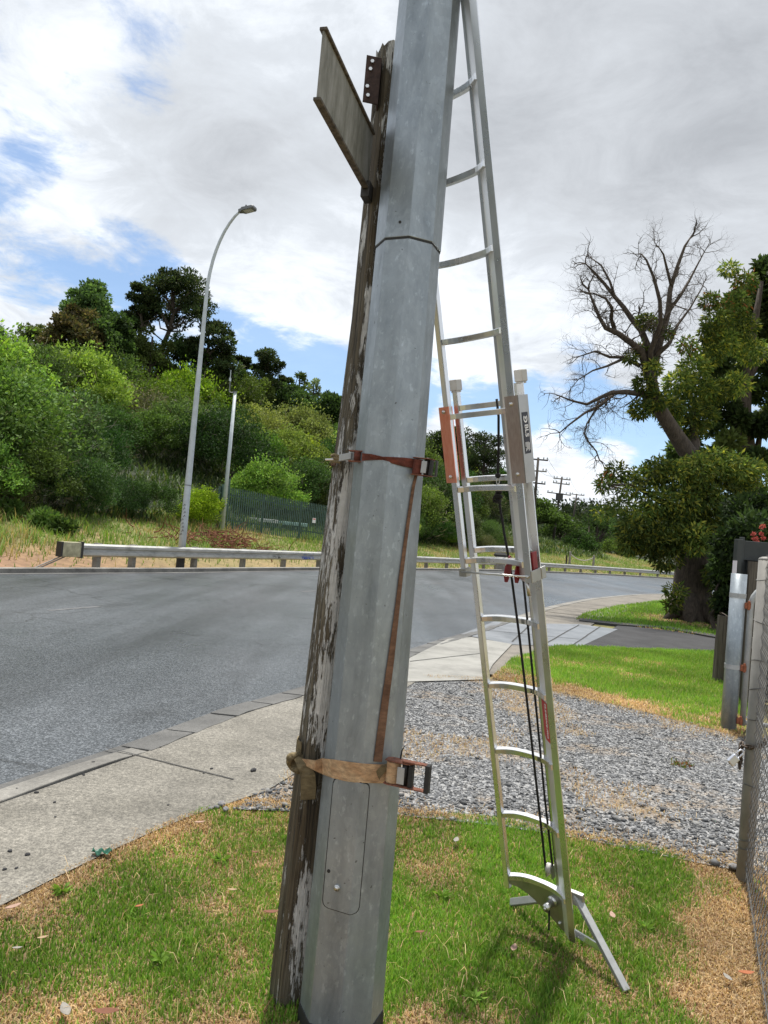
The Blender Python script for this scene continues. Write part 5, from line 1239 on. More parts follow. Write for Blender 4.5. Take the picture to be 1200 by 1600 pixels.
# cut branches heaped in front of the palisade
rngb = np.random.default_rng(15); m = MB(); hp = D(350, 850, 31.)[:2]; 
for i in range(260):
    x = hp[0] + rngb.normal(0, 1.15); y = hp[1] + rngb.normal(0, .8) + (x - hp[0]) * .8; z = terrain(np.array([[x, y]]))[0] + .1 + rngb.random() * .55 * math.exp(-((x - hp[0]) / 1.3) ** 2)
    d = rngb.normal(0, 1, 3) * np.array([1, 1, .35]); twig_cloud(m, (x, y, z), d, rngb.uniform(.5, 1.2), rngb.uniform(.012, .03), 0, rngb, .5)
pl = m.build('branch_pile', simple('dead_frond', (.16, .062, .030), .95, 0, .5, 3, .2)); tag(pl, kind='stuff')
# cabinet beyond the guardrail seen through the ladder
c_ = D(782, 866, 52.); g_ = terrain(np.array([c_[:2]]))[0]; ub = thing('utility_box', (c_[0], c_[1], g_), 'small concrete coloured roadside box with black top seen through the ladder', 'utility box')
m = MB(); m.obox((c_[0], c_[1], g_ + .45), (.34, 0, 0), (0, .3, 0), (0, 0, .55)); part(ub, m, 'body', 'post_timber', bevel=.03)
m = MB(); m.loft([[(c_[0] + sx_ * w_, c_[1] + sy_ * w_, g_ + z) for sx_, sy_ in ((-1, -1), (1, -1), (1, 1), (-1, 1))] for w_, z in ((.42, 1.0), (.42, 1.12), (.26, 1.34))]); part(ub, m, 'cap', 'black_coat', bevel=.02)

# rope barrier, power poles and wires
b1, b2 = D(890, 876, 68.), D(927, 882, 68.5); ro = thing('rope_barrier', (b1[0], b1[1], terrain(np.array([b1[:2]]))[0]), 'two short grey bollards joined by a sagging pale rope on the grass bank', 'barrier')
tops = []
for b_ in (b1, b2):
    g_ = terrain(np.array([b_[:2]]))[0]; tz = b_[2] + .78; m = MB(); m.tube([(b_[0], b_[1], g_ - .3), (b_[0], b_[1], tz), (b_[0], b_[1], tz + .08)], [.11, .10, .05], 8); part(ro, m, 'bollard', 'post_timber'); tops.append((b_[0], b_[1], tz - .12))
a, b = map(np.array, tops); m = MB(); m.tube([a + (b - a) * k - zv * .5 * 4 * k * (1 - k) * .9 for k in np.linspace(0, 1, 9)], .045, 6); part(ro, m, 'rope', 'weathered_rope')
b3 = D(885, 877, 66.); g_ = terrain(np.array([b3[:2]]))[0]; m = MB(); m.tube([(b3[0], b3[1], g_ - .2), (b3[0], b3[1], b3[2] + .55)], .075, 8)
o = m.build('bollard', 'pole_timber'); tag(o, 'short dark brown stake left of the rope barrier on the bank', 'stake')
def power_pole(px_t, py_t, px_b, py_b, Dp, arms, label, trans=None, band=None):
    tpt, bt = D(px_t, py_t, Dp), D(px_b, py_b, Dp); g_ = min(terrain(np.array([bt[:2]]))[0] - .2, bt[2])
    root = thing('power_pole', (bt[0], bt[1], g_), label, 'power pole', None)
    ax_ = np.array([bt[0], bt[1], g_]); m = MB(); m.tube([ax_, tpt + zv * .15], [.19, .12], 10); part(root, m, 'pole_shaft', 'pole_timber', smooth=True); ends = []
    for (pl_, pr_, py_l, py_r, dark) in arms:
        a, b = D(pl_, py_l, Dp - .15), D(pr_, py_r, Dp - .15 + .4); m = MB(); bar(m, a, b, .14, .12, (0, 0, 1)); arm = part(root, m, 'crossarm', 'pole_timber' if dark else 'post_timber')
        for f_ in (.03, .2, .8, .97):
            q_ = a + (b - a) * f_; m = MB(); m.tube([q_ + zv * .06, q_ + zv * .20, q_ + zv * .32], [.04, .075, .03], 7); local(root, m); m.build('insulator', 'insulator', arm)
        ends.append((a + (b - a) * .03 + zv * .3, a + (b - a) * .97 + zv * .3))
    if trans:
        q_ = D(*trans, Dp - .45); m = MB(); m.obox(q_, (.42, 0, 0), (0, .3, 0), (0, 0, .44)); m.obox(q_ + zv * .48, (.46, 0, 0), (0, .34, 0), (0, 0, .05)); part(root, m, 'transformer', 'transformer_grey', bevel=.05)
    if band:
        q_ = D(*band, Dp); dr_ = (tpt - ax_) / np.linalg.norm(tpt - ax_); m = MB(); m.tube([q_ - dr_ * .33, q_ + dr_ * .33], .21, 10); part(root, m, 'marker_band', 'sign_white')
    return ends
e1 = power_pole(841, 717, 829, 862, 76., ((823, 856, 716.5, 719.5, True), (826, 854, 735, 737, False), (826, 852, 753.5, 756.5, True)), 'nearest and tallest dark power pole with three crossarms right of the ladder')
e2 = power_pole(878, 747, 862, 861, 97., ((865, 891, 747, 750, False), (864, 890, 754, 757.5, False), (855, 892, 769, 774, False)), 'second power pole with a transformer box and white band', (874, 777), (868.5, 793))
e3 = power_pole(901, 773, 890, 850, 128., ((890, 913, 771.5, 774.5, False), (895, 908, 779, 782, False)), 'farthest power pole with a white band low on its dark shaft', None, (894, 813.5))
def wires(ea, eb, sag, lb):
    for i, (qa, qb) in enumerate(zip(ea, eb)):
        qa, qb = np.array(qa), np.array(qb); m = MB(); m.tube([qa + (qb - qa) * k - zv * sag * 4 * k * (1 - k) for k in np.linspace(0, 1, 12)], .013, 4)
        tag(m.build('power_line', 'wire_dark'), lb, 'power line', 'wires between the power poles')
wires((e1[0][0], e1[0][1], e1[1][1]), (e2[0][0], e2[0][1], e2[1][1]), .7, 'thin dark wire slung from the nearest power pole to the second')
wires((e2[0][0], e2[0][1]), (e3[0][0], e3[0][1]), .8, 'thin dark wire slung from the second power pole to the farthest')
# ------------------------------------------------------------------ right side: chain-link fence, gate, panel fence
n1 = np.array(G(1163, 1370)[:2]); n2 = np.array(G(1196, 1600)[:2]); fd = (n2 - n1) / np.linalg.norm(n2 - n1); fr = np.array([-fd[1], fd[0]])
clf = thing('chain_link_fence', (n1[0], n1[1], 0), 'grey chain-link fence running towards the viewer from its round steel end post', 'fence')
m = MB(); m.tube([(*n1, -.2), (*n1, 1.66)], [.040, .038], 14); m.sphere((*n1, 1.66), .040, 12, 6, (1, 1, .45)); part(clf, m, 'end_post', 'old_pipe', smooth=True)
def chain_mesh(m, a, d, length, h, pitch, r, z0=.03):
    n = int(length / pitch); k = int(h / pitch / 2); side = np.array([-d[1], d[0]])
    for i in range(n):
        pts = []
        for j in range(k * 2 + 1):
            y_ = .004 * (1 if j % 2 else -1)
            x = i * pitch + (pitch * 1.02 if (i + j) % 2 else -.02 * pitch); pts.append((a[0] + d[0] * x + side[0] * y_, a[1] + d[1] * x + side[1] * y_, z0 + j * pitch))
        m.tube(pts, r, 4, False)
m = MB(); chain_mesh(m, n1 + fd * .06, fd, 2.6, 1.66, .036, .0012); part(clf, m, 'wire_mesh', 'mesh_wire')
m = MB(); q_ = n1 + fd * 2.66; m.tube([(*q_, -.2), (*q_, 1.66)], [.040, .038], 14); m.sphere((*q_, 1.66), .040, 12, 6, (1, 1, .45)); part(clf, m, 'end_post', 'old_pipe', smooth=True)
for hh in (.06, .86, 1.62):
    m = MB(); m.tube([(*n1, hh), (*(n1 + fd * 1.3), hh - .006), (*(n1 + fd * 2.7), hh)], .0024, 5); part(clf, m, 'strain_wire', 'mesh_wire')
for hh in (.16, .20, .47, .83, .98, 1.12, 1.33, 1.56):
    m = MB(); m.tube([(n1[0] + .042 * math.cos(a), n1[1] + .042 * math.sin(a), hh + .012 * math.sin(a + hh * 9)) for a in np.linspace(0, 2 * PI, 15)], .0022, 5); part(clf, m, 'wire_tie', 'mesh_wire')
# chain and padlock hung round the end post
ch = thing('chain', (n1[0], n1[1], .68), 'rusty steel chain looped round the fence end post', 'chain')
cpts = [np.array((n1[0] + .056 * math.cos(a), n1[1] + .056 * math.sin(a), .700 + .022 * math.cos(a - .3))) for a in np.linspace(-.2, -PI - .5, 8)]
e0 = cpts[-1]; cpts += [e0 + np.array([-.012, -.02, -.025 * k]) for k in (1, 2, 3, 4, 5)]
def chain_link(c, t, flip):
    t = t / np.linalg.norm(t); s_ = np.cross(t, (0, 0, 1) if abs(t[2]) < .9 else (1, 0, 0)); s_ /= np.linalg.norm(s_); s_ = s_ if flip else np.cross(t, s_)
    m = MB(); m.tube([c + t * .021 * math.cos(a) + s_ * .010 * math.sin(a) for a in np.linspace(0, 2 * PI, 13)], .0048, 6); return m
for i in range(len(cpts) - 1): part(ch, chain_link((cpts[i] + cpts[i + 1]) / 2, cpts[i + 1] - cpts[i], i % 2), 'link', 'chain_steel', smooth=True)
pk = D(1148, 1185, 3.80); pl = thing('padlock', tuple(pk), 'silver padlock hanging from the rusty chain on the fence post', 'padlock')
dl = np.array([.70, .1, .70]); dl /= np.linalg.norm(dl); sl_ = np.cross(dl, (0, 1, 0)); sl_ /= np.linalg.norm(sl_); nl_ = np.cross(dl, sl_)
m = MB(); m.obox(pk - dl * .012, dl * .027, sl_ * .021, nl_ * .010); part(pl, m, 'body', 'padlock_steel', bevel=.005)
m = MB(); m.tube([pk + dl * .012 + sl_ * .012 * 1, pk + dl * .045 + sl_ * .012] + [pk + dl * (.045 + .014 * math.sin(a)) + sl_ * .012 * math.cos(a) for a in np.linspace(.3, PI - .3, 6)] + [pk + dl * .045 - sl_ * .012, pk + dl * .012 - sl_ * .012], .0042, 7); part(pl, m, 'shackle', 'padlock_steel', smooth=True)
m = MB(); m.tube([pk - dl * .039, pk - dl * .0405], .005, 8); part(pl, m, 'keyhole', 'black_coat')

gp = np.array(G(1138, 1139)[:2]); gt = thing('gate_post', (gp[0], gp[1], 0), 'thick galvanised steel gate post with rusty hinges', 'gate post')
ph = D(1160, 897, gp[1])[2]
m = MB(); m.tube([(*gp, -.2), (*gp, ph)], .075, 20); part(gt, m, 'shaft', 'galvanised', smooth=False)
for o_ in gt.children: o_.data.polygons.foreach_set('use_smooth', [len(p.vertices) == 4 for p in o_.data.polygons])
for z in (ph - .24, ph - .95):
    m = MB(); m.tube([(*gp, z), (*gp, z + .045)], .079, 20); part(gt, m, 'hinge_band', 'galvanised_pipe')
for z in (ph - .31, ph - .93, .10):
    m = MB(); m.obox((gp[0] + .078, gp[1] - .05, z), (.035, .0, 0), (0, .025, 0), (0, 0, .03)); m.tube([(gp[0] + .08, gp[1] - .075, z - .04), (gp[0] + .08, gp[1] - .075, z + .05)], .014, 7); part(gt, m, 'hinge', 'rust', bevel=.006)
gx0, gy0 = gp[0] + .112, gp[1] - .05; gd = np.array([.96, -.28]); gd /= np.linalg.norm(gd)
gate = thing('chain_link_gate', (gx0, gy0, .0), 'tubular steel gate with a rounded top corner and chain-link mesh beside its galvanised post', 'gate')
zt = ph - .08; R_ = .23; pts = [(gx0, gy0, .06), (gx0, gy0, zt - R_)] + [(gx0 + gd[0] * R_ * (1 - math.cos(a)), gy0 + gd[1] * R_ * (1 - math.cos(a)), zt - R_ + R_ * math.sin(a)) for a in np.linspace(.2, PI / 2, 7)] + [(gx0 + gd[0] * 1.5, gy0 + gd[1] * 1.5, zt)]
m = MB(); m.tube(pts, .028, 10); m.tube([(gx0, gy0, .09), (gx0 + gd[0] * 1.5, gy0 + gd[1] * 1.5, .09)], .024, 8); part(gate, m, 'gate_frame', 'galvanised_pipe', smooth=True)
m = MB(); chain_mesh(m, np.array((gx0, gy0)) + gd * .03, gd, 1.4, zt - .2, .040, .0019, .10); part(gate, m, 'wire_mesh', 'mesh_wire')
m = MB(); c_ = np.array((gx0, gy0)) + gd * .75; m.obox((*c_, .88), (*gd * .72, 0), (-gd[1] * .012, gd[0] * .012, 0), (0, 0, .055)); part(gate, m, 'cross_board', 'post_timber')

ep = D(1133, 1090, 9.1); tp2 = D(1148, 842, 9.1); pf = thing('panel_fence', (ep[0], ep[1], 0), 'dark grey corrugated steel panel fence with timber posts behind the gate post', 'fence')
fx, fy, fz = ep[0] + .03, ep[1], tp2[2]
pd = np.array([.985, -.17]); pn = np.array([-pd[1], pd[0]])
m = MB(); m.obox((fx, fy, fz / 2 - .05), (.035, 0, 0), (0, .045, 0), (0, 0, fz / 2 + .05)); part(pf, m, 'end_channel', 'panel_grey', bevel=.004)
m = MB(); m.obox((fx + .055, fy + .03, fz / 2 - .03), (.022, 0, 0), (0, .03, 0), (0, 0, fz / 2 + .06)); part(pf, m, 'end_channel', 'panel_grey', bevel=.004)
m = MB(); xs = np.arange(0, 3.0, .035); off_ = [.018 * (1 if (i // 3) % 2 else -1) for i in range(len(xs))]
vs = []
for x, o_ in zip(xs, off_):
    q = np.array((fx + .07, fy + .12)) + pd * x + pn * o_; vs += [(*q, .03), (*q, fz - .02)]
m.add(vs, [(2 * i, 2 * i + 2, 2 * i + 3, 2 * i + 1) for i in range(len(xs) - 1)]); part(pf, m, 'cladding', 'panel_grey', solid=.003)
m = MB(); q = np.array((fx + .07, fy + .07)) + pd * 1.5; m.obox((*q, fz - .13), (*pd * 1.5, 0), (*pn * .015, 0), (0, 0, .12)); part(pf, m, 'capping', 'panel_grey', bevel=.004)
for dx_, w_, mt in ((.16, .05, 'old_timber'), (.30, .045, 'old_timber'), (.50, .05, 'post_timber'), (1.1, .05, 'old_timber')):
    q = np.array((fx, fy - .06)) + pd * dx_; m = MB(); m.obox((*q, (fz - .26) / 2), (*pd * w_, 0), (*pn * .05, 0), (0, 0, (fz - .26) / 2)); part(pf, m, 'timber_post', mt)
for zz_ in (.5, 1.3):
    q = np.array((fx + .1, fy + .06)) + pd * 1.4; m = MB(); m.obox((*q, zz_), (*pd * 1.4, 0), (*pn * .03, 0), (0, 0, .045)); part(pf, m, 'timber_rail', 'old_timber')
m = MB(); m.obox((fx - .037, fy - .02, D(1142, 893, 9.1)[2]), (.003, 0, 0), (0, .05, 0), (0, 0, .14)); part(pf, m, 'notice', 'white_paper')
cw = thing('wire_coil', (fx + .36, fy - .14, 1.6), 'loose coil of pale fencing wire hung on the fence timbers', 'wire coil'); m = MB()
for k in range(4): m.tube([(fx + .36 + (.12 + .014 * k) * math.cos(a), fy - .14 - .012 * k + .02 * math.sin(3 * a + k), 1.62 + (.15 + .01 * k) * math.sin(a)) for a in np.linspace(0, 2 * PI, 22)], .004, 5)
part(cw, m, 'coil', 'mesh_wire')
sp_ = G(1128, 1085)[:2]; sp_ = D(1126, 1040, 10.4)
st = thing('timber_stake', (sp_[0], sp_[1], 0), 'short mossy timber stake left of the grey panel fence', 'post')
m = MB(); tz = D(1132, 962, 10.4)[2]; m.tube([(sp_[0], sp_[1], -.2), (sp_[0], sp_[1], tz * .6), (sp_[0] + .0, sp_[1], tz)], [.10, .095, .085], 7); part(st, m, 'stake', 'old_timber')
m = MB(); m.tube([(sp_[0], sp_[1], tz), (sp_[0] + .01, sp_[1], tz + .015)], [.088, .05], 7); part(st, m, 'stake_top', 'bark')

# ------------------------------------------------------------------ the big trees on the right
rngt = np.random.default_rng(99)
YT = 21.2
def P3(px, py, dy=0.): return D(px, py, YT + dy)
def pr(px): return px * YT / FPX
big_t = thing('flowering_gum_tree', tuple(P3(1078, 972)), 'big leaning tree with thick trunk, bare upper branches and leafy lower shoots on the lawn', 'tree')
m = MB()
base_pts = [(1078, 985, 0), (1079, 960, 0), (1081, 925, 0), (1084, 870, .1), (1088, 800, .1), (1090, 740, .1), (1078, 712, 0), (1056, 680, -.1), (1034, 645, -.2), (1021, 612, -.3), (1015, 580, -.3)]
rad_px = [40, 33, 29, 26, 22, 18, 14, 12, 10.5, 9.5, 8.5]
pts = [P3(*q) for q in base_pts]; m.tube(pts, [pr(r) for r in rad_px], 14)
for a in (-2.7, -2.0, -1.1, -.4, .5, 1.8):      # buttress roots
    b0 = P3(1078, 972); q = b0 + np.array([math.cos(a) * 1.05, math.sin(a) * 1.05, 0]); q[2] = -.08; m.tube([b0 + np.array([math.cos(a) * .35, math.sin(a) * .35, .75]), b0 + np.array([math.cos(a) * .6, math.sin(a) * .6, .25]), q], [.25, .2, .07], 8)
m.tube([P3(1090, 750), P3(1088, 715, .3), P3(1084, 675, .5), (P3(1083, 640, .7))], [pr(11), pr(9), pr(7), pr(5)], 9)
part(big_t, m, 'trunk', 'bark', smooth=True)
LIMBS = [([(1012, 585), (1000, 552), (986, 534), (965, 523), (945, 513), (935, 497), (926, 474), (920, 452)], 7, 1.6, -.4),
         ([(962, 522), (956, 500), (957, 480), (948, 466), (930, 456)], 4, 1.3, -.9),
         ([(1015, 582), (1014, 545), (1003, 515), (990, 496), (974, 480), (960, 462), (945, 440), (930, 422), (914, 412)], 7, 1.3, .2),
         ([(960, 462), (955, 440), (940, 415), (925, 405)], 2.6, .9, .5),
         ([(1020, 580), (1028, 550), (1036, 522), (1042, 490), (1050, 450), (1060, 415), (1072, 382), (1080, 370)], 8, 1.2, 0.),
         ([(1042, 490), (1060, 465), (1075, 440), (1090, 415), (1100, 395)], 3.6, .9, .8), ([(1050, 450), (1045, 420), (1038, 395), (1030, 385)], 3, .9, -.5),
         ([(1015, 582), (1018, 545), (1030, 505), (1034, 470), (1022, 435), (1010, 405), (1004, 392)], 5.5, 1., -1.),
         ([(1022, 560), (1045, 535), (1062, 505), (1080, 480), (1095, 450)], 4, 1., 1.),
         ([(1022, 642), (1010, 622), (1000, 616), (980, 614), (958, 616), (937, 620), (915, 630), (893, 628), (875, 622)], 6.5, 1.1, -.5),
         ([(958, 616), (940, 632), (915, 648), (893, 662), (878, 676)], 3.4, .9, -.9), ([(937, 620), (930, 640), (920, 662), (914, 680)], 2.6, .8, -.4),
         ([(1000, 572), (975, 560), (955, 555), (930, 548), (905, 556)], 4, .9, -.2), ([(975, 560), (950, 572), (925, 580), (905, 592)], 2.6, .8, -1.),
         ([(912, 676), (920, 690), (930, 704), (937, 719)], 1.5, 1.1, -.4),
         ([(1086, 800), (1050, 790), (1010, 770), (985, 758), (950, 760)], 5, 1.2, -1.2), ([(1086, 830), (1045, 830), (1005, 825), (985, 830)], 4, 1.2, -1.4)]
m = MB(); tw = MB()
for pl_, r0, r1, dy in LIMBS:
    pts = [P3(x, y, dy * min(1, i / 3)) for i, (x, y) in enumerate(pl_)]; k = len(pts)
    pts = [p + rngt.normal(0, .03, 3) * (i > 0) for i, p in enumerate(pts)]
    ra = [pr(r0 + (r1 - r0) * i / (k - 1)) * .92 for i in range(k)]; m.tube(pts, ra, 7)
    for _ in range(3 if pl_[0][1] < 750 else 0):
        d = pts[-1] - pts[-2]; d /= np.linalg.norm(d); twig_cloud(tw, pts[-1], d + rngt.normal(0, .45, 3), rngt.uniform(.4, .8), ra[-1] * .9, 1, rngt, .8, .02 if pl_[0][1] < 612 else -.05)
    for i in range(1, k):
        for _ in range(rngt.integers(1, 4) if r0 > 2 else 1):
            f_ = rngt.random(); p = pts[i - 1] + (pts[i] - pts[i - 1]) * f_; d = (pts[i] - pts[i - 1]); d /= np.linalg.norm(d); d = d + rngt.normal(0, .7, 3) + np.array([0, 0, .15 if pl_[0][1] < 612 else -.35])
            twig_cloud(tw, p, d, rngt.uniform(.4, 1.05), max(.012, ra[i] * .34), 2, rngt, .85, .03 if pl_[0][1] < 612 else -.06)
part(big_t, m, 'bare_limb', 'bark', smooth=True); big_t.children[-1].name = 'bare_limbs'
part(big_t, tw, 'twigs', 'bark')
OL = [(.095, .15, .036), (.13, .185, .044), (.06, .10, .028), (.18, .215, .05)]
parts = []
for x, y, r, n_, dy in ((1140, 420, 14, 140, 1.6), (1165, 440, 18, 200, 1.6), (1110, 470, 15, 160, 1.2), (1160, 510, 24, 320, 1.4), (1175, 550, 24, 320, 1.4), (1100, 650, 20, 260, .8), (1120, 610, 22, 300, 1.), (1150, 600, 22, 260, 1.2), (1075, 540, 14, 140, .6), (1110, 520, 18, 240, 1.1), (1008, 500, 10, 120, -.3), (1020, 505, 11, 120, 0), (1000, 545, 9, 80, 0), (1008, 600, 16, 240, -.4), (1020, 575, 12, 140, -.3), (985, 558, 9, 60, -.2), (1042, 520, 8, 60, 0),
                        (1000, 640, 14, 200, -.5), (1025, 625, 15, 240, -.5), (1045, 640, 22, 420, .3), (1060, 600, 22, 420, .6), (1085, 575, 24, 460, .8), (1070, 640, 24, 460, .6), (1095, 610, 24, 460, .8), (1080, 670, 20, 300, .6), (1050, 660, 14, 180, .2),
                        (1120, 500, 22, 300, 1.2), (1150, 475, 22, 300, 1.4), (1130, 535, 24, 360, 1.2), (1110, 555, 20, 300, 1.),
                        (965, 738, 16, 160, -.8), (945, 755, 14, 130, -.9), (985, 760, 18, 200, -1.), (1005, 745, 18, 200, -1), (1030, 735, 22, 360, -1), (1055, 745, 26, 480, -1), (1085, 735, 26, 480, -.9), (1115, 725, 28, 520, -.6), (1145, 735, 30, 560, -.4), (1175, 745, 30, 560, -.2),
                        (940, 800, 12, 70, -1), (965, 790, 14, 90, -1.1), (1000, 800, 18, 180, -1.2), (1030, 785, 24, 420, -1.2), (1060, 790, 28, 560, -1.2), (1095, 780, 30, 560, -1), (1130, 775, 32, 600, -.6), (1165, 785, 34, 600, -.4), (990, 830, 22, 360, -1.4), (1015, 845, 26, 480, -1.4), (1045, 835, 28, 520, -1.3), (1080, 840, 28, 420, -1.4),
                        (1110, 830, 32, 560, -1.), (1145, 825, 30, 500, -.8), (985, 850, 16, 200, -1.4), (1040, 870, 22, 300, -1.3), (1055, 925, 14, 120, -1.2), (1050, 945, 10, 80, -1.2), (1130, 900, 26, 380, -.8), (1190, 810, 34, 500, 0), (1125, 950, 20, 240, -.6)):
    tip = ((.36, .36, .06), .16) if rngt.random() < .88 else ((.30, .12, .045), .14)
    parts.append(clump(P3(x, y, dy), pr(r) * 1.08, int(n_ * 2.0), .17, .052, rngt, OL, .85, .3, tip[0], tip[1], up=-.45, spread=.7))
V, F_, c = join(parts); V = V - np.array(big_t.location); lv = big('foliage', V, F_, 'tree_leaf', c, big_t)
dk_b = D(1172, 900, 27.); dkt = thing('dark_evergreen_tree', (dk_b[0], dk_b[1], 0), 'large dark evergreen tree rising at the right edge behind the leaning tree', 'tree')
def P4(px, py, dy=0): return D(px, py, 27 + dy)
m = MB(); m.tube([P4(1172, 915), P4(1170, 800), P4(1168, 720), P4(1162, 650), P4(1165, 580), P4(1180, 500), P4(1190, 440)], [.42, .38, .33, .26, .2, .13, .07], 10)
for a, b in (((1168, 720), (1205, 640)), ((1166, 690), (1130, 640)), ((1163, 650), (1120, 590)), ((1165, 600), (1200, 545)), ((1168, 570), (1135, 520)), ((1168, 730), (1215, 690))): limb(m, wiggle(P4(*a), P4(*b), rngt, 4, .06), .14, .04, 7)
part(dkt, m, 'trunk', 'bark', smooth=True)
parts = []; DK = [(.05, .08, .026), (.07, .105, .032), (.035, .06, .02)]
cl_ = [(1196, 415, 16), (1190, 440, 18), (1205, 430, 22), (1168, 462, 20), (1190, 475, 26), (1150, 470, 16), (1215, 480, 30), (1140, 500, 20), (1168, 505, 26), (1195, 520, 26), (1125, 530, 20), (1150, 545, 24), (1180, 560, 26), (1210, 570, 30), (1118, 570, 20), (1140, 590, 24), (1165, 605, 20), (1195, 615, 24), (1112, 610, 18), (1130, 640, 22), (1155, 655, 16), (1190, 665, 22), (1215, 650, 30), (1115, 670, 18), (1140, 690, 18), (1120, 715, 22), (1150, 725, 22), (1185, 720, 24), (1062, 705, 16), (1060, 725, 18), (1078, 690, 14), (1100, 640, 14), (1240, 500, 40), (1260, 580, 40), (1250, 660, 40), (1235, 420, 30)]
for x, y, r in cl_: parts.append(clump(P4(x, y, rngt.uniform(-1.6, 1.6)), r * 27 / FPX * 1.05, int(13 * r + .62 * r * r), .26, .12, rngt, DK if rngt.random() < .75 else [(.095, .13, .035), (.12, .155, .045)], .7, .3))
V, F_, c = join(parts); V = V - np.array(dkt.location); big('crown', V, F_, 'tree_leaf', c, dkt)
# hedge and red-flowered shrub behind the fence
def shrub(name, label, cat, pts, Dp, base, n_, L, W, gpx, flowers=()):
    b_ = D(gpx[0], gpx[1], Dp); root = thing(name, (b_[0], b_[1], 0), label, cat); parts = []
    for x, y, r in pts: parts.append(clump(D(x, y, Dp + rngt.uniform(-.6, .6)), r * Dp / FPX, n_, L, W, rngt, base, .85, .3))
    V, F_, c = join(parts); V = V - np.array(root.location); big('leaves', V, F_, 'tree_leaf', c, root)
    m = MB()
    for x, y, r in pts[:4]: limb(m, wiggle((b_[0], b_[1], -.1), D(x, y, Dp), rngt, 4, .07), .07, .02, 6)
    part(root, m, 'stem', 'bark')
    for x, y, r in flowers:
        f_ = D(x, y, Dp - 1.2); v_, g_, c_ = cards(f_ + unit(rngt, 70) * r * Dp / FPX * .38, unit(rngt, 70), .035, .014, rngt, palette(70, rngt, [(.40, .07, .08), (.48, .14, .14)])); big('flower', v_ - np.array(root.location), g_, 'tree_leaf', c_, root)
shrub('flowering_shrub', 'dense green shrub with red brush flowers above the grey panel fence', 'shrub', [(1150, 850, 34), (1180, 830, 36), (1200, 800, 40), (1165, 800, 34), (1215, 850, 44), (1140, 880, 30), (1185, 880, 36), (1230, 810, 40)], 13.5, [(.028, .05, .018), (.042, .068, .022), (.02, .036, .014)], 900, .13, .06, (1175, 990), ((1191, 823, 8), (1177, 834, 6), (1180, 842, 7), (1190, 834, 5), (1193, 841, 5), (1182, 846, 6)))
shrub('hedge', 'dark bushy hedge between the leaning tree and the grey panel fence', 'hedge', [(1140, 940, 20), (1142, 915, 24), (1136, 890, 22), (1138, 955, 18), (1145, 880, 26), (1140, 860, 24), (1155, 920, 28)], 18.5, [(.022, .042, .014), (.035, .06, .018), (.05, .08, .022)], 900, .17, .07, (1120, 985))

# ------------------------------------------------------------------ fallen leaves, pebbles, litter
def leaf(px_, py_, L_, mat, label, ang, curl=.25, ratio=.42):
    g = G(px_, py_, -.04); root = None; m = MB(); k = 9; rows = []
    for i in range(k):
        t = i / (k - 1); w_ = L_ * ratio * .5 * math.sin(PI * min(1, t * .97 + .02)) ** .8; x = (t - .5) * L_; z = curl * L_ * (4 * (t - .5) ** 2 - .3) * .5
        rows.append([(x, -w_, z + w_ * .55), (x, 0, z), (x, w_, z + w_ * .4)])
    ca_, sa_ = math.cos(ang), math.sin(ang)
    for r in rows:
        for j in range(3): a, b, z = r[j]; r[j] = (a * ca_ - b * sa_, a * sa_ + b * ca_, z + .018)
    vs = [p for r in rows for p in r]; m.add(vs, [(3 * i + j, 3 * i + j + 1, 3 * i + 4 + j, 3 * i + 3 + j) for i in range(k - 1) for j in range(2)])
    o = m.build('fallen_leaf', mat, None, smooth=True, solid=.0012); o.location = (g[0], g[1], .022 + vz(np.array([g[:2]]))[0]); tag(o, label, 'leaf', 'fallen leaves on the verge')
for q in ((310, 1306, .055, 'leaf_pink', 'pale pinkish fallen leaf near the footpath edge at the top of the left grass', .4), (17, 1448, .065, 'leaf_pink', 'broad pinkish fallen leaf on the grass at the left edge', .9),
          (363, 1390, .045, 'leaf_tan', 'small tan fallen leaf on green grass left of the timber post', .1), (217, 1421, .038, 'leaf_orange', 'small orange-brown curled leaf in the middle of the left grass', .7),
          (424, 1425, .07, 'leaf_brown', 'dark red-brown fallen leaf touching the foot of the timber post', .2), (398, 1333, .04, 'leaf_brown', 'brown fallen leaf on the grass just below the gravel edge', -.2),
          (102, 1578, .075, 'leaf_grey', 'long pale grey fallen leaf on the dry grass low on the left', 2.2), (166, 1581, .085, 'leaf_brown', 'curled dark brown leaf on dry grass beside the long grey leaf', .15),
          (65, 1481, .04, 'leaf_tan', 'small tan leaf on dry grass near the left edge', .6), (25, 1500, .035, 'leaf_grey', 'small silvery leaf below the broad pinkish leaf', .3),
          (712, 1322, .07, 'leaf_grey', 'pale upright leaf on the grass between pole and ladder', 1.3), (803, 1481, .06, 'leaf_pink', 'pale pink leaf lying in the ladder shadow', 1.2),
          (656, 1456, .045, 'leaf_brown', 'dark brown crumpled leaf on grass right of the steel pole', .3), (957, 1430, .06, 'leaf_pink', 'pale pink leaf on the grass right of the ladder foot', 1.5),
          (1166, 1520, .07, 'leaf_orange', 'orange-brown leaf on straw beside the chain-link fence', .1), (1137, 1527, .05, 'leaf_grey', 'greyish dry leaf on straw left of the chain-link fence', 1.8)): leaf(q[0], q[1], q[2], q[3], q[4], q[5])
rs3 = random.Random(6)
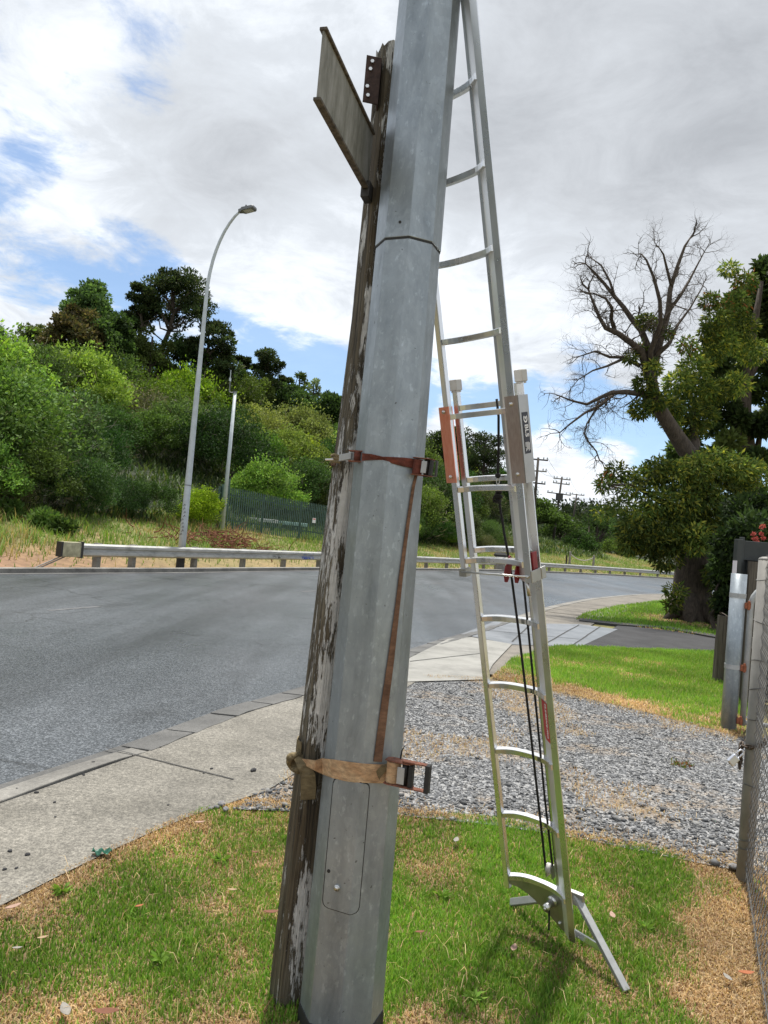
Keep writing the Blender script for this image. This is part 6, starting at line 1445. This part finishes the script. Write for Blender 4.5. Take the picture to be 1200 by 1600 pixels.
def pebble(px_, py_, s_, mat, label, group):
    g = G(px_, py_); bm = bmesh.new(); bmesh.ops.create_icosphere(bm, subdivisions=2, radius=s_)
    for v in bm.verts:
        f_ = 1 + .28 * math.sin(v.co.x * 90 / s_ * .02 + px_) * math.cos(v.co.y * 2.2 / s_ + py_) + rs3.uniform(-.06, .06); v.co *= f_; v.co.z *= .6; v.co.x *= 1.25
    me = bpy.data.meshes.new('stone'); bm.to_mesh(me); bm.free(); me.materials.append(M[mat]); o = link(bpy.data.objects.new('stone', me)); o.location = (g[0], g[1], .014 + s_ * .4); o.rotation_euler = (0, 0, rs3.uniform(0, 6)); tag(o, label, 'stone', group)
pebble(395, 1208, .019, 'stone_dark', 'largest dark stone on the footpath near the timber post', 'stones on the footpath')
for x, y, s_ in ((57, 1243, .010), (40, 1237, .008), (26, 1238, .009), (85, 1258, .008), (15, 1335, .010), (43, 1341, .010), (25, 1362, .007), (7, 1364, .008), (130, 1215, .008), (145, 1195, .009), (250, 1171, .007), (330, 1205, .009), (318, 1212, .006), (86, 1281, .006), (262, 1262, .006)):
    pebble(x, y, s_, 'stone_dark', 'small dark chip of stone lying loose on the concrete footpath', 'stones on the footpath')
for x, y, s_ in ((345, 1262, .022), (352, 1270, .018), (338, 1266, .014), (328, 1268, .012), (640, 1262, .020), (1145, 1360, .024), (1002, 1262, .02)):
    pebble(x, y, s_, 'stone_grey', 'large grey stone lying at the edge of the gravel drive', 'loose stones edging the gravel')
g = G(158, 1341); m = MB(); k = 7
vs = [((i / k - .5) * .085, (j / 3 - .5) * .04, .012 + .012 * math.sin(i * 1.9 + j) + .006 * math.cos(j * 2.7 + i)) for i in range(k + 1) for j in range(4)]
m.add(vs, [(i * 4 + j, i * 4 + j + 1, i * 4 + j + 5, i * 4 + j + 4) for i in range(k) for j in range(3)])
o = m.build('litter', 'wrapper_green', None, solid=.001); o.location = (g[0], g[1], .02); o.rotation_euler = (0, 0, .1); tag(o, 'crumpled green plastic wrapper on the footpath edge', 'litter')
for i_, (wx, wy, wl) in enumerate(((95, 1420, 'flat rosette weed in the turf at far left'), (250, 1500, 'broad-leaved weed low in the left grass'), (345, 1350, 'broad-leaved weed in the left grass beside the timber post'), (690, 1400, 'flat rosette weed in the grass between steel pole and ladder'), (1010, 1450, 'broad-leaved weed in the grass right of the ladder foot'), (740, 1560, 'low weed at the bottom edge right of the steel pole'))):
    g = G(wx, wy, -.07); n_ = 26; aa = rngt.random(n_) * 6.28; N_ = np.stack([np.cos(aa), np.sin(aa), np.full(n_, .35)], 1)
    v_, f_, c_ = cards(np.zeros((n_, 3)) + N_ * .006, N_, .042, .016, rngt, palette(n_, rngt, [(.14, .25, .04), (.18, .29, .05)]), .25); o = big('weed', v_, f_, 'tree_leaf', c_); o.location = (g[0], g[1], vz(np.array([g[:2]]))[0] + .012); tag(o, wl, 'weed')
# small weed in the gravel
g = G(1065, 1197); v_, f_, c_ = cards(np.tile([g[0], g[1], .012], (90, 1)) + rngt.normal(0, .05, (90, 3)) * np.array([1, .7, 0]), unit(rngt, 90) + np.array([0, 0, .6]), .035, .012, rngt, palette(90, rngt, [(.20, .07, .04), (.16, .17, .05), (.10, .14, .04)]))
o = big('weed', v_ - np.array([g[0], g[1], 0]), f_, 'tree_leaf', c_); o.location = (g[0], g[1], 0); tag(o, 'small reddish weed growing in the gravel drive', 'weed')
# low weeds with white flowers at the left edge of the scrub
for i, (x, y, r, lb) in enumerate(((10, 815, 20, 'low weedy plant at the left edge in front of the scrub'), (65, 825, 22, 'low leafy weed left of the guardrail end block'), (100, 828, 16, 'low leafy weed just behind the guardrail end block'))):
    b_ = D(x, y + r, 24.5); g_ = terrain(np.array([b_[:2]]))[0]; c_ = clump((0, 0, r * .5 * 24.5 / FPX), r * 24.5 / FPX, 500, .2, .1, rngt, [(.07, .13, .03), (.10, .16, .04)], .8)
    o = big('weed', *c_[:2], 'tree_leaf', c_[2]); o.location = (b_[0], b_[1], g_); tag(o, lb, 'weed')
